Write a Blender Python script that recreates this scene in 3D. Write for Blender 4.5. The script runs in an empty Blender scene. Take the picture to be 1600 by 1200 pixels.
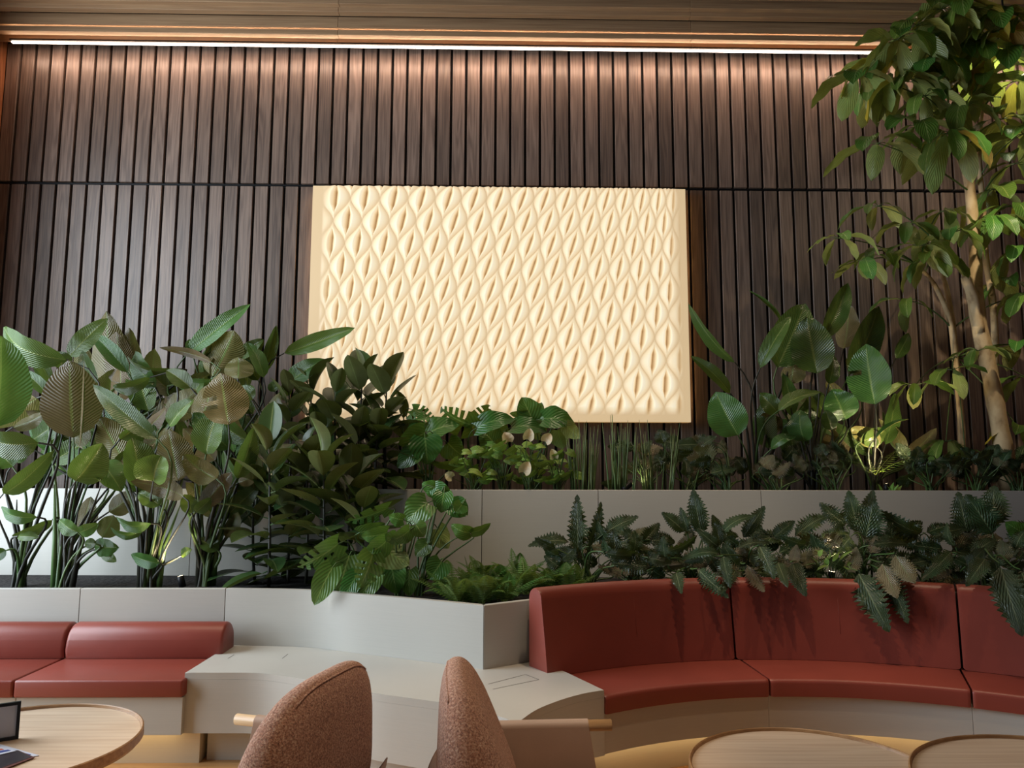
import bpy, bmesh, math, random
import numpy as np
from mathutils import Vector, Matrix

# ------------------------------------------------------------------ camera
F = 1150.0                      # focal length in pixels of the 1600 x 1200 frame
CAM = Vector((0.0, 0.0, 1.55))
PITCH, YAW, ROLL = math.radians(6.5), math.radians(-1.0), math.radians(0.15)
RCAM = Matrix.Rotation(YAW, 3, 'Z') @ Matrix.Rotation(math.pi / 2 + PITCH, 3, 'X') @ Matrix.Rotation(ROLL, 3, 'Z')
scene = bpy.context.scene
col = scene.collection
cam_data = bpy.data.cameras.new('camera')
cam_data.sensor_fit = 'HORIZONTAL'
cam_data.sensor_width = 36.0
cam_data.lens = F / 1600.0 * 36.0
cam_data.clip_start = 0.05
cam = bpy.data.objects.new('camera', cam_data)
col.objects.link(cam)
cam.matrix_world = Matrix.Translation(CAM) @ RCAM.to_4x4()
scene.camera = cam

# ------------------------------------------------------------------ view
vs = scene.view_settings
vs.view_transform = 'Standard'
vs.look = 'None'
vs.gamma = 1.0
vs.use_curve_mapping = False
vs.exposure = 0.0

# ------------------------------------------------------------------ world and large lights
world = bpy.data.worlds.new('world')
scene.world = world
world.use_nodes = True
bg = world.node_tree.nodes['Background']
bg.inputs['Color'].default_value = (0.78, 0.88, 1.0, 1)
bg.inputs['Strength'].default_value = 0.07

def add_light(name, kind, loc, target, energy, color, **kw):
    d = bpy.data.lights.new(name, kind)
    d.energy = energy
    d.color = color
    for k, v in kw.items():
        setattr(d, k, v)
    o = bpy.data.objects.new(name, d)
    col.objects.link(o)
    o.location = loc
    v = Vector(target) - Vector(loc)
    o.rotation_euler = v.to_track_quat('-Z', 'Y').to_euler()
    return o

# daylight entering by the tall window of the left wall
add_light('window_daylight', 'AREA', (-5.1, 3.6, 2.7), (0.0, 4.3, 2.2), 520.0, (0.78, 0.90, 1.0),
          shape='RECTANGLE', size=3.0, size_y=4.4)
# ceiling downlights, warm, out of the frame above
WARM = (1.0, 0.77, 0.52)
def downlight(x, y, tx, ty, tz, e, ang=50, col_=WARM, r=0.04, blend=0.7):
    add_light('ceiling_downlight', 'SPOT', (x, y, 5.35), (tx, ty, tz), e, col_, spot_size=math.radians(ang),
              spot_blend=blend, shadow_soft_size=r)
downlight(-2.4, 3.9, -2.3, 5.0, 1.2, 110, 44)
downlight(-2.5, 3.5, -2.42, 4.93, 0.92, 150, 11, (1.0, 0.82, 0.5), 0.02, 0.5)
downlight(-0.8, 3.8, -0.9, 4.9, 1.0, 170, 40)
downlight(0.9, 3.4, 1.0, 4.6, 0.8, 260, 44)
downlight(2.6, 3.6, 2.4, 4.6, 0.8, 150, 40)
downlight(3.5, 4.2, 4.25, 5.8, 3.2, 340, 32, (1.0, 0.84, 0.56))
downlight(0.2, 4.4, 0.4, 5.9, 1.4, 150, 40)
downlight(2.2, 4.6, 2.6, 5.9, 1.5, 120, 36)
downlight(-0.3, 1.9, -0.4, 2.6, 0.6, 400, 34)
downlight(1.4, 2.3, 1.5, 2.8, 0.5, 130, 44)
downlight(-1.6, 2.4, -1.8, 2.9, 0.5, 60, 40)

# ------------------------------------------------------------------ helpers
def ray(px, py):
    return RCAM @ Vector(((px - 800.0) / F, (600.0 - py) / F, -1.0))
def PY(px, py, Y):
    """point of the plane y = Y seen at that pixel"""
    d = ray(px, py)
    return CAM + d * ((Y - CAM.y) / d.y)
def PZ(px, py, Z):
    """point of the plane z = Z seen at that pixel"""
    d = ray(px, py)
    return CAM + d * ((Z - CAM.z) / d.z)

def tag(o, label=None, category=None, group=None, kind=None):
    if label: o['label'] = label
    if category: o['category'] = category
    if group: o['group'] = group
    if kind: o['kind'] = kind
    return o

def empty(name, loc=(0, 0, 0), label=None, category=None, group=None, rotz=0.0):
    o = bpy.data.objects.new(name, None)
    o.empty_display_size = 0.1
    o.location = loc
    o.rotation_euler = (0, 0, rotz)
    col.objects.link(o)
    return tag(o, label, category, group)

def mesh_obj(name, verts, faces, mat, parent=None, smooth=False, uvs=None, world=True):
    """one mesh object; with world=True the vertices are world coordinates and a parent Empty's location is taken off"""
    me = bpy.data.meshes.new(name)
    off = parent_off(parent) if (world and parent) else None
    if off is not None:
        verts = [(v[0] - off[0], v[1] - off[1], v[2] - off[2]) for v in verts]
    me.from_pydata(verts, [], faces)
    if smooth:
        me.polygons.foreach_set('use_smooth', [True] * len(me.polygons))
    if uvs is not None:
        uvl = me.uv_layers.new(name='UVMap')
        idx = np.empty(len(me.loops), dtype=np.int32)
        me.loops.foreach_get('vertex_index', idx)
        uvl.data.foreach_set('uv', np.asarray(uvs, dtype=np.float32)[idx].ravel())
    if mat: me.materials.append(mat)
    o = bpy.data.objects.new(name, me)
    col.objects.link(o)
    if parent: o.parent = parent
    return o

def parent_off(p):
    off = Vector((0, 0, 0))
    while p is not None:
        off += p.location
        p = p.parent
    return off

def bm_obj(name, bm, mat, parent=None, smooth=False, world=True):
    me = bpy.data.meshes.new(name)
    if world and parent:
        off = parent_off(parent)
        bmesh.ops.translate(bm, verts=bm.verts, vec=-off)
    bmesh.ops.recalc_face_normals(bm, faces=bm.faces)
    bm.to_mesh(me); bm.free()
    if smooth:
        me.polygons.foreach_set('use_smooth', [True] * len(me.polygons))
    if mat: me.materials.append(mat)
    o = bpy.data.objects.new(name, me)
    col.objects.link(o)
    if parent: o.parent = parent
    return o

def auto_smooth(o, deg=35):
    me = o.data
    me.polygons.foreach_set('use_smooth', [True] * len(me.polygons))
    bm = bmesh.new(); bm.from_mesh(me)
    for e in bm.edges:
        e.smooth = len(e.link_faces) == 2 and e.calc_face_angle() < math.radians(deg)
    bm.to_mesh(me); bm.free()
    return o

def box(name, lo, hi, mat, parent=None, bevel=0.0, seg=1, world=True):
    bm = bmesh.new()
    bmesh.ops.create_cube(bm, size=1.0)
    lo, hi = Vector(lo), Vector(hi)
    for v in bm.verts:
        v.co = Vector((lo[i] + (v.co[i] + 0.5) * (hi[i] - lo[i]) for i in range(3)))
    if bevel:
        bmesh.ops.bevel(bm, geom=bm.edges[:], offset=bevel, segments=seg, profile=0.5, affect='EDGES')
    o = bm_obj(name, bm, mat, parent, world=world)
    if bevel and seg > 1: auto_smooth(o)
    return o

def prism(name, pts, z0, z1, mat, parent=None, bevel=0.0, seg=1, smooth_deg=None):
    """a plan polygon (x, y) pulled up from z0 to z1"""
    bm = bmesh.new()
    lo = [bm.verts.new((p[0], p[1], z0)) for p in pts]
    hi = [bm.verts.new((p[0], p[1], z1)) for p in pts]
    n = len(pts)
    bm.faces.new(lo[::-1]); top = bm.faces.new(hi)
    for i in range(n):
        bm.faces.new((lo[i], lo[(i + 1) % n], hi[(i + 1) % n], hi[i]))
    if bevel:
        bmesh.ops.bevel(bm, geom=[e for e in top.edges], offset=bevel, segments=seg, profile=0.5, affect='EDGES')
    o = bm_obj(name, bm, mat, parent)
    if smooth_deg: auto_smooth(o, smooth_deg)
    return o

def tube(name, pts, radii, mat, parent=None, n=8, cap=True, world=True):
    pts = [Vector(p) for p in pts]
    m = len(pts)
    if not hasattr(radii, '__len__'): radii = [radii] * m
    verts, faces = [], []
    up = None
    for i, p in enumerate(pts):
        t = (pts[min(i + 1, m - 1)] - pts[max(i - 1, 0)]).normalized()
        if up is None:
            up = Vector((0, 0, 1)) if abs(t.z) < 0.9 else Vector((1, 0, 0))
        a = (up - t * up.dot(t)).normalized()
        up = a
        b = t.cross(a)
        for k in range(n):
            an = 2 * math.pi * k / n
            verts.append(tuple(p + (a * math.cos(an) + b * math.sin(an)) * radii[i]))
    for i in range(m - 1):
        for k in range(n):
            k2 = (k + 1) % n
            faces.append((i * n + k, i * n + k2, (i + 1) * n + k2, (i + 1) * n + k))
    if cap:
        faces.append(tuple(range(n))[::-1])
        faces.append(tuple((m - 1) * n + k for k in range(n)))
    return mesh_obj(name, verts, faces, mat, parent, smooth=True, world=world)

def bez(p0, p1, p2, n):
    p0, p1, p2 = Vector(p0), Vector(p1), Vector(p2)
    return [p0 * (1 - t) ** 2 + p1 * 2 * t * (1 - t) + p2 * t * t for t in [i / (n - 1) for i in range(n)]]

def catmull(pts, per=8):
    pts = [Vector(p) for p in pts]
    P = [pts[0] * 2 - pts[1]] + pts + [pts[-1] * 2 - pts[-2]]
    out = []
    for i in range(1, len(P) - 2):
        for k in range(per):
            t = k / per
            a, b, c, d = P[i - 1], P[i], P[i + 1], P[i + 2]
            out.append(0.5 * ((2 * b) + (c - a) * t + (2 * a - 5 * b + 4 * c - d) * t * t + (3 * b - a - 3 * c + d) * t ** 3))
    out.append(pts[-1])
    return out

# ------------------------------------------------------------------ materials
class NT:
    def __init__(self, name):
        self.m = bpy.data.materials.new(name)
        self.m.use_nodes = True
        self.t = self.m.node_tree
        self.p = self.t.nodes['Principled BSDF']
        self.out = self.t.nodes['Material Output']
    def n(self, kind, **kw):
        nd = self.t.nodes.new(kind)
        for k, v in kw.items(): setattr(nd, k, v)
        return nd
    def l(self, a, b): self.t.links.new(a, b)
    def math(self, op, a, b=None, c=None):
        nd = self.n('ShaderNodeMath', operation=op)
        for i, v in enumerate((a, b, c)):
            if v is None: continue
            if isinstance(v, (int, float)): nd.inputs[i].default_value = v
            else: self.l(v, nd.inputs[i])
        return nd.outputs[0]
    def mix(self, fac, a, b, mode='MIX'):
        nd = self.n('ShaderNodeMix', data_type='RGBA', blend_type=mode)
        for i, v in ((0, fac), (6, a), (7, b)):
            if isinstance(v, (int, float)): nd.inputs[i].default_value = v
            elif isinstance(v, tuple): nd.inputs[i].default_value = v if len(v) == 4 else (*v, 1)
            else: self.l(v, nd.inputs[i])
        return nd.outputs[2]
    def ramp(self, fac, stops):
        nd = self.n('ShaderNodeValToRGB')
        cr = nd.color_ramp
        while len(cr.elements) < len(stops): cr.elements.new(0.5)
        for e, (p, c) in zip(cr.elements, stops):
            e.position = p; e.color = c if len(c) == 4 else (*c, 1)
        self.l(fac, nd.inputs[0])
        return nd.outputs[0]
    def set(self, **kw):
        for k, v in kw.items():
            i = self.p.inputs[k.replace('_', ' ')]
            if isinstance(v, (int, float)): i.default_value = v
            elif isinstance(v, tuple): i.default_value = v if len(v) == 4 else (*v, 1)
            else: self.l(v, i)
        return self
    def bump(self, h, strength=0.3, dist=0.01):
        b = self.n('ShaderNodeBump')
        b.inputs['Strength'].default_value = strength
        b.inputs['Distance'].default_value = dist
        self.l(h, b.inputs['Height'])
        self.l(b.outputs[0], self.p.inputs['Normal'])

def srgb(r, g, b):
    f = lambda c: (c / 255.0) / 12.92 if c / 255.0 <= 0.04045 else ((c / 255.0 + 0.055) / 1.055) ** 2.4
    return (f(r), f(g), f(b))

def plain(name, c, rough=0.6, metallic=0.0, spec=0.5):
    m = NT(name)
    m.set(Base_Color=c, Roughness=rough, Metallic=metallic)
    m.p.inputs['Specular IOR Level'].default_value = spec
    return m.m

def wood(name, dark, light, axis='Z', rough=0.55, fine=90.0, along=2.2, tone=0.35, ring=0.5):
    """oak: long streaks and cathedral rings along one axis, each object with a tone of its own"""
    m = NT(name)
    tc = m.n('ShaderNodeTexCoord'); oi = m.n('ShaderNodeObjectInfo')
    off = m.n('ShaderNodeVectorMath', operation='SCALE')
    cmb = m.n('ShaderNodeCombineXYZ')
    m.l(oi.outputs['Random'], cmb.inputs[0]); m.l(oi.outputs['Random'], cmb.inputs[1]); m.l(oi.outputs['Random'], cmb.inputs[2])
    m.l(cmb.outputs[0], off.inputs[0]); off.inputs['Scale'].default_value = 37.0
    add = m.n('ShaderNodeVectorMath', operation='ADD')
    m.l(tc.outputs['Object'], add.inputs[0]); m.l(off.outputs[0], add.inputs[1])
    mp = m.n('ShaderNodeMapping')
    sc = {'X': (along, fine, fine), 'Y': (fine, along, fine), 'Z': (fine, fine, along)}[axis]
    mp.inputs['Scale'].default_value = sc
    m.l(add.outputs[0], mp.inputs[0])
    n1 = m.n('ShaderNodeTexNoise'); n1.inputs['Scale'].default_value = 1.0; n1.inputs['Detail'].default_value = 5.0
    n1.inputs['Roughness'].default_value = 0.65
    m.l(mp.outputs[0], n1.inputs['Vector'])
    mp2 = m.n('ShaderNodeMapping')
    mp2.inputs['Scale'].default_value = tuple(s * (0.16 if s == fine else 0.35) for s in sc)
    m.l(add.outputs[0], mp2.inputs[0])
    n2 = m.n('ShaderNodeTexNoise'); n2.inputs['Scale'].default_value = 1.0; n2.inputs['Detail'].default_value = 2.0
    m.l(mp2.outputs[0], n2.inputs['Vector'])
    rings = m.math('SINE', m.math('MULTIPLY', n2.outputs[0], 46.0))
    rings = m.math('MULTIPLY_ADD', rings, 0.5 * ring * 0.5, 0.0)
    fac = m.math('ADD', n1.outputs[0], rings)
    c = m.ramp(fac, [(0.3, dark), (0.72, light)])
    tonev = m.math('MULTIPLY_ADD', oi.outputs['Random'], tone * 2, 1 - tone)
    hsv = m.n('ShaderNodeHueSaturation')
    m.l(c, hsv.inputs['Color']); m.l(tonev, hsv.inputs['Value'])
    m.set(Base_Color=hsv.outputs[0], Roughness=rough)
    m.bump(n1.outputs[0], 0.25, 0.004)
    return m.m

M = {}
M['slat'] = wood('smoked_oak', srgb(96, 80, 71), srgb(130, 110, 97), 'Z', 0.40, 75.0, 2.0, 0.28)
M['beam'] = wood('ceiling_oak', srgb(140, 108, 78), srgb(176, 142, 106), 'X', 0.6, 60.0, 1.5, 0.06, 0.05)
M['sidewood'] = wood('side_wall_oak', srgb(120, 70, 40), srgb(170, 110, 70), 'Z', 0.5, 60.0, 2.0, 0.1)
M['table'] = wood('pale_oak', srgb(204, 174, 146), srgb(222, 197, 170), 'X', 0.42, 60.0, 1.6, 0.04, 0.35)
M['table_edge'] = wood('oak_edging', srgb(140, 100, 62), srgb(178, 136, 92), 'X', 0.45, 50.0, 4.0, 0.04, 0.2)
M['dowel'] = wood('ash_dowel', srgb(186, 146, 104), srgb(214, 178, 134), 'Y', 0.45, 80.0, 4.0, 0.05, 0.2)
M['floor'] = wood('oak_floor', srgb(176, 128, 78), srgb(206, 160, 106), 'X', 0.45, 40.0, 1.0, 0.0, 0.4)
M['black'] = plain('black_backing', (0.006, 0.0055, 0.006), 0.9)
M['metal_black'] = plain('black_metal', (0.012, 0.012, 0.013), 0.45, 0.6)
M['frame_black'] = plain('black_frame', (0.008, 0.008, 0.009), 0.35)

def solid_surface(name, c):
    m = NT(name)
    tc = m.n('ShaderNodeTexCoord')
    mp = m.n('ShaderNodeMapping'); mp.inputs['Scale'].default_value = (3, 3, 220)
    m.l(tc.outputs['Object'], mp.inputs[0])
    n = m.n('ShaderNodeTexNoise'); n.inputs['Scale'].default_value = 1.5; n.inputs['Detail'].default_value = 3
    m.l(mp.outputs[0], n.inputs['Vector'])
    f = m.math('MULTIPLY_ADD', n.outputs[0], 0.12, 0.94)
    hsv = m.n('ShaderNodeHueSaturation'); hsv.inputs['Color'].default_value = (*c, 1)
    m.l(f, hsv.inputs['Value'])
    m.set(Base_Color=hsv.outputs[0], Roughness=0.42)
    return m.m
M['white'] = solid_surface('pale_solid_surface', srgb(184, 180, 171))
M['plinth'] = solid_surface('cream_plinth', srgb(214, 200, 172))

def leather(name, c, rough):
    m = NT(name)
    tc = m.n('ShaderNodeTexCoord')
    v = m.n('ShaderNodeTexVoronoi'); v.inputs['Scale'].default_value = 420
    m.l(tc.outputs['Object'], v.inputs['Vector'])
    n = m.n('ShaderNodeTexNoise'); n.inputs['Scale'].default_value = 5; n.inputs['Detail'].default_value = 4
    m.l(tc.outputs['Object'], n.inputs['Vector'])
    f = m.math('MULTIPLY_ADD', n.outputs[0], 0.3, 0.85)
    hsv = m.n('ShaderNodeHueSaturation'); hsv.inputs['Color'].default_value = (*c, 1)
    m.l(f, hsv.inputs['Value'])
    m.set(Base_Color=hsv.outputs[0], Roughness=rough)
    m.bump(v.outputs['Distance'], 0.12, 0.002)
    return m.m
M['red'] = leather('brick_red_leather', srgb(136, 62, 50), 0.38)
M['tan'] = leather('taupe_leather', srgb(170, 142, 122), 0.55)

def boucle():
    m = NT('pink_boucle')
    tc = m.n('ShaderNodeTexCoord')
    v = m.n('ShaderNodeTexVoronoi'); v.inputs['Scale'].default_value = 150
    n = m.n('ShaderNodeTexNoise'); n.inputs['Scale'].default_value = 150; n.inputs['Detail'].default_value = 4
    n.inputs['Roughness'].default_value = 0.7
    m.l(tc.outputs['Object'], n.inputs['Vector'])
    mx = m.n('ShaderNodeVectorMath', operation='MULTIPLY_ADD')
    m.l(n.outputs['Color'], mx.inputs[0]); mx.inputs[1].default_value = (0.02, 0.02, 0.02)
    m.l(tc.outputs['Object'], mx.inputs[2]); m.l(mx.outputs[0], v.inputs['Vector'])
    c = m.ramp(n.outputs[0], [(0.34, srgb(140, 82, 60)), (0.5, srgb(216, 150, 118)), (0.64, srgb(246, 208, 180))])
    m.set(Base_Color=c, Roughness=0.95)
    m.p.inputs['Sheen Weight'].default_value = 0.3
    h = m.math('ADD', v.outputs['Distance'], n.outputs[0])
    m.bump(h, 0.9, 0.008)
    return m.m
M['boucle'] = boucle()

def soil():
    m = NT('dark_soil')
    tc = m.n('ShaderNodeTexCoord')
    n = m.n('ShaderNodeTexNoise'); n.inputs['Scale'].default_value = 30; n.inputs['Detail'].default_value = 6
    m.l(tc.outputs['Object'], n.inputs['Vector'])
    m.set(Base_Color=m.ramp(n.outputs[0], [(0.35, (0.004, 0.003, 0.0025)), (0.7, (0.022, 0.016, 0.012))]), Roughness=0.95)
    m.bump(n.outputs[0], 1.0, 0.03)
    return m.m
M['soil'] = soil()

def emit(name, c, s):
    m = NT(name)
    m.set(Base_Color=(0.8, 0.8, 0.8), Emission_Color=c, Emission_Strength=s)
    return m.m

def leaf_mat(name, top, under, vein, rough=0.38, nveins=26.0, vstr=0.35, vcol=0.25, var=0.35, trans=0.22, slant=0.35, hue=0.03, mid=0.05):
    """a leaf: upper and lower colour, midrib, side veins as fine relief; each leaf has its own tone"""
    m = NT(name)
    uv = m.n('ShaderNodeUVMap'); sep = m.n('ShaderNodeSeparateXYZ')
    m.l(uv.outputs[0], sep.inputs[0])
    u, v = sep.outputs[0], sep.outputs[1]
    au = m.math('ABSOLUTE', u)
    ph = m.math('MULTIPLY', m.math('SUBTRACT', v, m.math('MULTIPLY', au, slant)), nveins * 2 * math.pi)
    vein_w = m.math('SINE', ph)
    vein_c = m.math('POWER', m.math('MULTIPLY_ADD', vein_w, 0.5, 0.5), 6.0)
    midrib = m.math('LESS_THAN', au, mid)
    oi = m.n('ShaderNodeObjectInfo'); geo = m.n('ShaderNodeNewGeometry')
    tc = m.n('ShaderNodeTexCoord')
    nz = m.n('ShaderNodeTexNoise'); nz.inputs['Scale'].default_value = 14; nz.inputs['Detail'].default_value = 3
    m.l(tc.outputs['Object'], nz.inputs['Vector'])
    base = m.mix(geo.outputs['Backfacing'], top, under)
    fac = m.math('MAXIMUM', m.math('MULTIPLY', vein_c, vcol), m.math('MULTIPLY', midrib, 0.8))
    base = m.mix(fac, base, vein)
    hsv = m.n('ShaderNodeHueSaturation')
    m.l(base, hsv.inputs['Color'])
    val = m.math('MULTIPLY_ADD', oi.outputs['Random'], var * 2, 1 - var)
    val = m.math('MULTIPLY', val, m.math('MULTIPLY_ADD', nz.outputs[0], 0.5, 0.75))
    m.l(val, hsv.inputs['Value'])
    m.l(m.math('MULTIPLY_ADD', m.math('FRACT', m.math('MULTIPLY', oi.outputs['Random'], 7.3)), hue * 2, 0.5 - hue), hsv.inputs['Hue'])
    m.set(Base_Color=hsv.outputs[0], Roughness=rough)
    b = m.n('ShaderNodeBump'); b.inputs['Strength'].default_value = vstr; b.inputs['Distance'].default_value = 0.004
    m.l(vein_w, b.inputs['Height'])
    m.l(b.outputs[0], m.p.inputs['Normal'])
    tr = m.n('ShaderNodeBsdfTranslucent')
    trc = m.mix(0.5, hsv.outputs[0], (0.35, 0.5, 0.06))
    m.l(trc, tr.inputs['Color'])
    mx = m.n('ShaderNodeMixShader'); mx.inputs[0].default_value = trans
    m.l(m.p.outputs[0], mx.inputs[1]); m.l(tr.outputs[0], mx.inputs[2])
    m.l(mx.outputs[0], m.out.inputs['Surface'])
    return m.m
M['bop'] = leaf_mat('bird_of_paradise_leaf', srgb(68, 98, 44), srgb(110, 97, 62), srgb(126, 142, 80), 0.28, 24, 0.42, 0.20, 0.42, 0.2, 0.25)
M['ficus'] = leaf_mat('rubber_plant_leaf', srgb(54, 76, 40), srgb(88, 92, 54), srgb(110, 120, 74), 0.26, 22, 0.12, 0.10, 0.3, 0.08, 0.3)
M['monstera'] = leaf_mat('monstera_leaf', srgb(62, 104, 40), srgb(116, 130, 76), srgb(128, 156, 84), 0.3, 7, 0.25, 0.25, 0.3, 0.2, 0.5)
M['anthurium'] = leaf_mat('anthurium_leaf', srgb(112, 148, 62), srgb(128, 148, 84), srgb(160, 182, 104), 0.38, 6, 0.4, 0.2, 0.25, 0.25, 0.5)
M['spathe'] = leaf_mat('cream_spathe', srgb(222, 206, 164), srgb(206, 190, 146), srgb(226, 212, 170), 0.4, 4, 0.1, 0.05, 0.08, 0.3)
M['phil'] = leaf_mat('toothed_philodendron_leaf', srgb(46, 66, 40), srgb(112, 104, 78), srgb(116, 128, 92), 0.33, 9, 0.7, 0.3, 0.3, 0.1, 0.6)
M['tree'] = leaf_mat('umbrella_tree_leaf', srgb(76, 112, 42), srgb(136, 146, 84), srgb(146, 164, 92), 0.36, 9, 0.35, 0.25, 0.4, 0.22, 0.5, 0.035)
M['tree_yellow'] = leaf_mat('yellowing_leaf', srgb(188, 158, 46), srgb(176, 150, 62), srgb(196, 176, 84), 0.42, 9, 0.35, 0.25, 0.2, 0.25, 0.5)
M['fern'] = leaf_mat('fern_frond', srgb(70, 108, 42), srgb(94, 116, 60), srgb(90, 118, 60), 0.5, 4, 0.1, 0.05, 0.35, 0.25)
M['reed'] = leaf_mat('reed_stem', srgb(62, 88, 52), srgb(62, 88, 52), srgb(92, 112, 66), 0.45, 12, 0.05, 0.1, 0.3, 0.0)
M['stalk'] = leaf_mat('green_stalk', srgb(72, 96, 50), srgb(72, 96, 50), srgb(96, 116, 62), 0.45, 3, 0.0, 0.0, 0.3, 0.0, 0, 0.02, 0.0)
M['stalk_dark'] = leaf_mat('dark_stalk', srgb(44, 44, 34), srgb(44, 44, 34), srgb(60, 60, 44), 0.5, 3, 0.0, 0.0, 0.3, 0.0, 0, 0.02, 0.0)
def bark():
    m = NT('pale_bark')
    tc = m.n('ShaderNodeTexCoord')
    mp = m.n('ShaderNodeMapping'); mp.inputs['Scale'].default_value = (9, 9, 5)
    m.l(tc.outputs['Object'], mp.inputs[0])
    n = m.n('ShaderNodeTexNoise'); n.inputs['Scale'].default_value = 1.6; n.inputs['Detail'].default_value = 6
    m.l(mp.outputs[0], n.inputs['Vector'])
    c = m.ramp(n.outputs[0], [(0.28, srgb(120, 96, 68)), (0.45, srgb(174, 148, 112)), (0.75, srgb(196, 172, 136))])
    m.set(Base_Color=c, Roughness=0.85)
    m.bump(n.outputs[0], 0.3, 0.006)
    return m.m
M['bark'] = bark()
# ================================================================== the room
YW = 6.60                                   # front of the slats on the back wall
XL = PY(3, 180, YW).x                      # inner corner with the left wall
XR = 6.6
ZLED = PY(700, 75.5, 6.42).z

def structure(o, label, category=None):
    o['kind'] = 'structure'
    o['label'] = label
    if category: o['category'] = category
    return o

# floor
fl = box('floor', (XL - 0.6, -1.5, -0.05), (XR, YW + 0.3, 0.0), M['floor'])
structure(fl, 'pale oak floor seen between the tables and seats')

# back wall: black backing board, two tiers of smoked oak slats with a black rail between them
wall = box('wall_back', (XL - 0.4, YW + 0.032, 0.0), (XR, YW + 0.2, 6.2), M['black'])
structure(wall, 'tall back wall clad in two tiers of dark smoked oak slats')
zr = PY(780, 292, YW).z                     # middle of the rail
ztop = ZLED + 0.10
gaps_px = (1319.7 - 34.0) / 56.0
x_first = PY(34, 72, YW).x
pitch = (PY(1320, 91, YW).x - x_first) / 56.0
sw = pitch - 0.025
def slat_mesh(name, h):
    bm = bmesh.new(); bmesh.ops.create_cube(bm, size=1.0)
    for v in bm.verts: v.co = Vector((v.co.x * sw, (v.co.y + 0.5) * 0.036, (v.co.z + 0.5) * h))
    bmesh.ops.bevel(bm, geom=[e for e in bm.edges if abs(e.verts[0].co.z - e.verts[1].co.z) > 0.1], offset=0.002, segments=1, affect='EDGES')
    me = bpy.data.meshes.new(name); bm.to_mesh(me); bm.free()
    me.materials.append(M['slat'])
    return me
me_up = slat_mesh('slat_upper', ztop - zr - 0.016)
me_lo = slat_mesh('slat_lower', zr - 0.016 - 0.9)
rngw = random.Random(3)
i = -2
while True:
    xc = x_first + pitch * (i + 0.5)
    if xc > XR - 0.2: break
    if xc + sw / 2 > XL + 0.005:
        for me, z in ((me_up, zr + 0.016), (me_lo, 0.9)):
            o = bpy.data.objects.new('slat', me); col.objects.link(o)
            o.location = (xc, YW + rngw.uniform(-0.0015, 0.0015), z)
            o.parent = wall
    i += 1
box('rail', (XL, YW + 0.018, zr - 0.006), (XR, YW + 0.034, zr + 0.006), M['metal_black'], wall)

# left wall with the tall window the daylight comes through (outside the frame)
lw = XL - 0.001
wl = empty('wall_left', (0, 0, 0)); structure(wl, 'oak left wall just inside the left edge of the picture')
box('wall_panel', (lw - 0.15, 5.2, 0), (lw, YW - 0.004, 6.2), M['sidewood'], wl)
box('wall_panel', (lw - 0.15, -1.5, 0), (lw, 2.0, 6.2), M['sidewood'], wl)
box('wall_panel', (lw - 0.15, 2.0, 0), (lw, 5.2, 0.35), M['sidewood'], wl)
box('wall_panel', (lw - 0.15, 2.0, 5.0), (lw, 5.2, 6.2), M['sidewood'], wl)
w1 = empty('window_1', (lw - 0.08, 2.0, 0.35)); structure(w1, 'tall window in the left wall outside the picture')
for yy in (2.0, 3.6, 5.15):
    box('window_frame', (lw - 0.11, yy, 0.35), (lw - 0.05, yy + 0.05, 5.0), M['metal_black'], w1)
for zz in (0.35, 4.95):
    box('window_frame', (lw - 0.11, 2.0, zz), (lw - 0.05, 5.2, zz + 0.05), M['metal_black'], w1)
gm = NT('window_glass')
gt = gm.n('ShaderNodeBsdfTransparent'); gg = gm.n('ShaderNodeBsdfGlossy'); gg.inputs['Roughness'].default_value = 0.02
gx = gm.n('ShaderNodeMixShader'); gx.inputs[0].default_value = 0.05
gm.l(gt.outputs[0], gx.inputs[1]); gm.l(gg.outputs[0], gx.inputs[2]); gm.l(gx.outputs[0], gm.out.inputs['Surface'])
for y0, y1 in ((2.05, 3.6), (3.65, 5.15)):
    box('window_pane', (lw - 0.084, y0, 0.4), (lw - 0.076, y1, 4.95), gm.m, w1)
wr = box('wall_right', (XR, -1.5, 0), (XR + 0.15, YW + 0.2, 6.2), M['sidewood'])
structure(wr, 'oak side wall right of the picture')

# ceiling: a dark soffit with stepped oak beams running along the wall
ceil = box('ceiling', (XL - 0.2, -1.5, 6.05), (XR, YW + 0.2, 6.2), M['black'])
structure(ceil, 'ceiling of long stepped oak beams parallel to the back wall')
def band(py_face_top, py_edge, py_back, zb, hx=0.0):
    """a beam whose front face runs from py_face_top down to py_edge and whose underside ends at py_back (pixels at the middle)"""
    pf = PZ(800, py_edge, zb); pb = PZ(800, py_back, zb)
    zt = PY(800, py_face_top, pf.y).z
    xs = [XL - 0.05 + hx, PY(528, 40, pf.y).x, PY(1080, 40, pf.y).x, XR]
    for a, b in zip(xs[:-1], xs[1:]):
        box('beam', (a + 0.0008, pf.y, zb), (b - 0.0008, pb.y, zt + 0.02), M['beam'], ceil, bevel=0.0025)
    return pf.y, pb.y
zc = ZLED
band(64.5, 74, 75.5, zc + 0.012, 0.05)           # fascia above the light line
band(53, 57.5, 64, zc + 0.022, 0.03)
band(32.5, 46.5, 53, zc + 0.10)
band(17, 21.5, 28.7, zc + 0.16)
band(-2, 9, 16.5, zc + 0.20)
band(-18, -12, -4, zc + 0.22)
band(-36, -30, -19, zc + 0.23)
band(-60, -52, -40, zc + 0.24)

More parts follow.
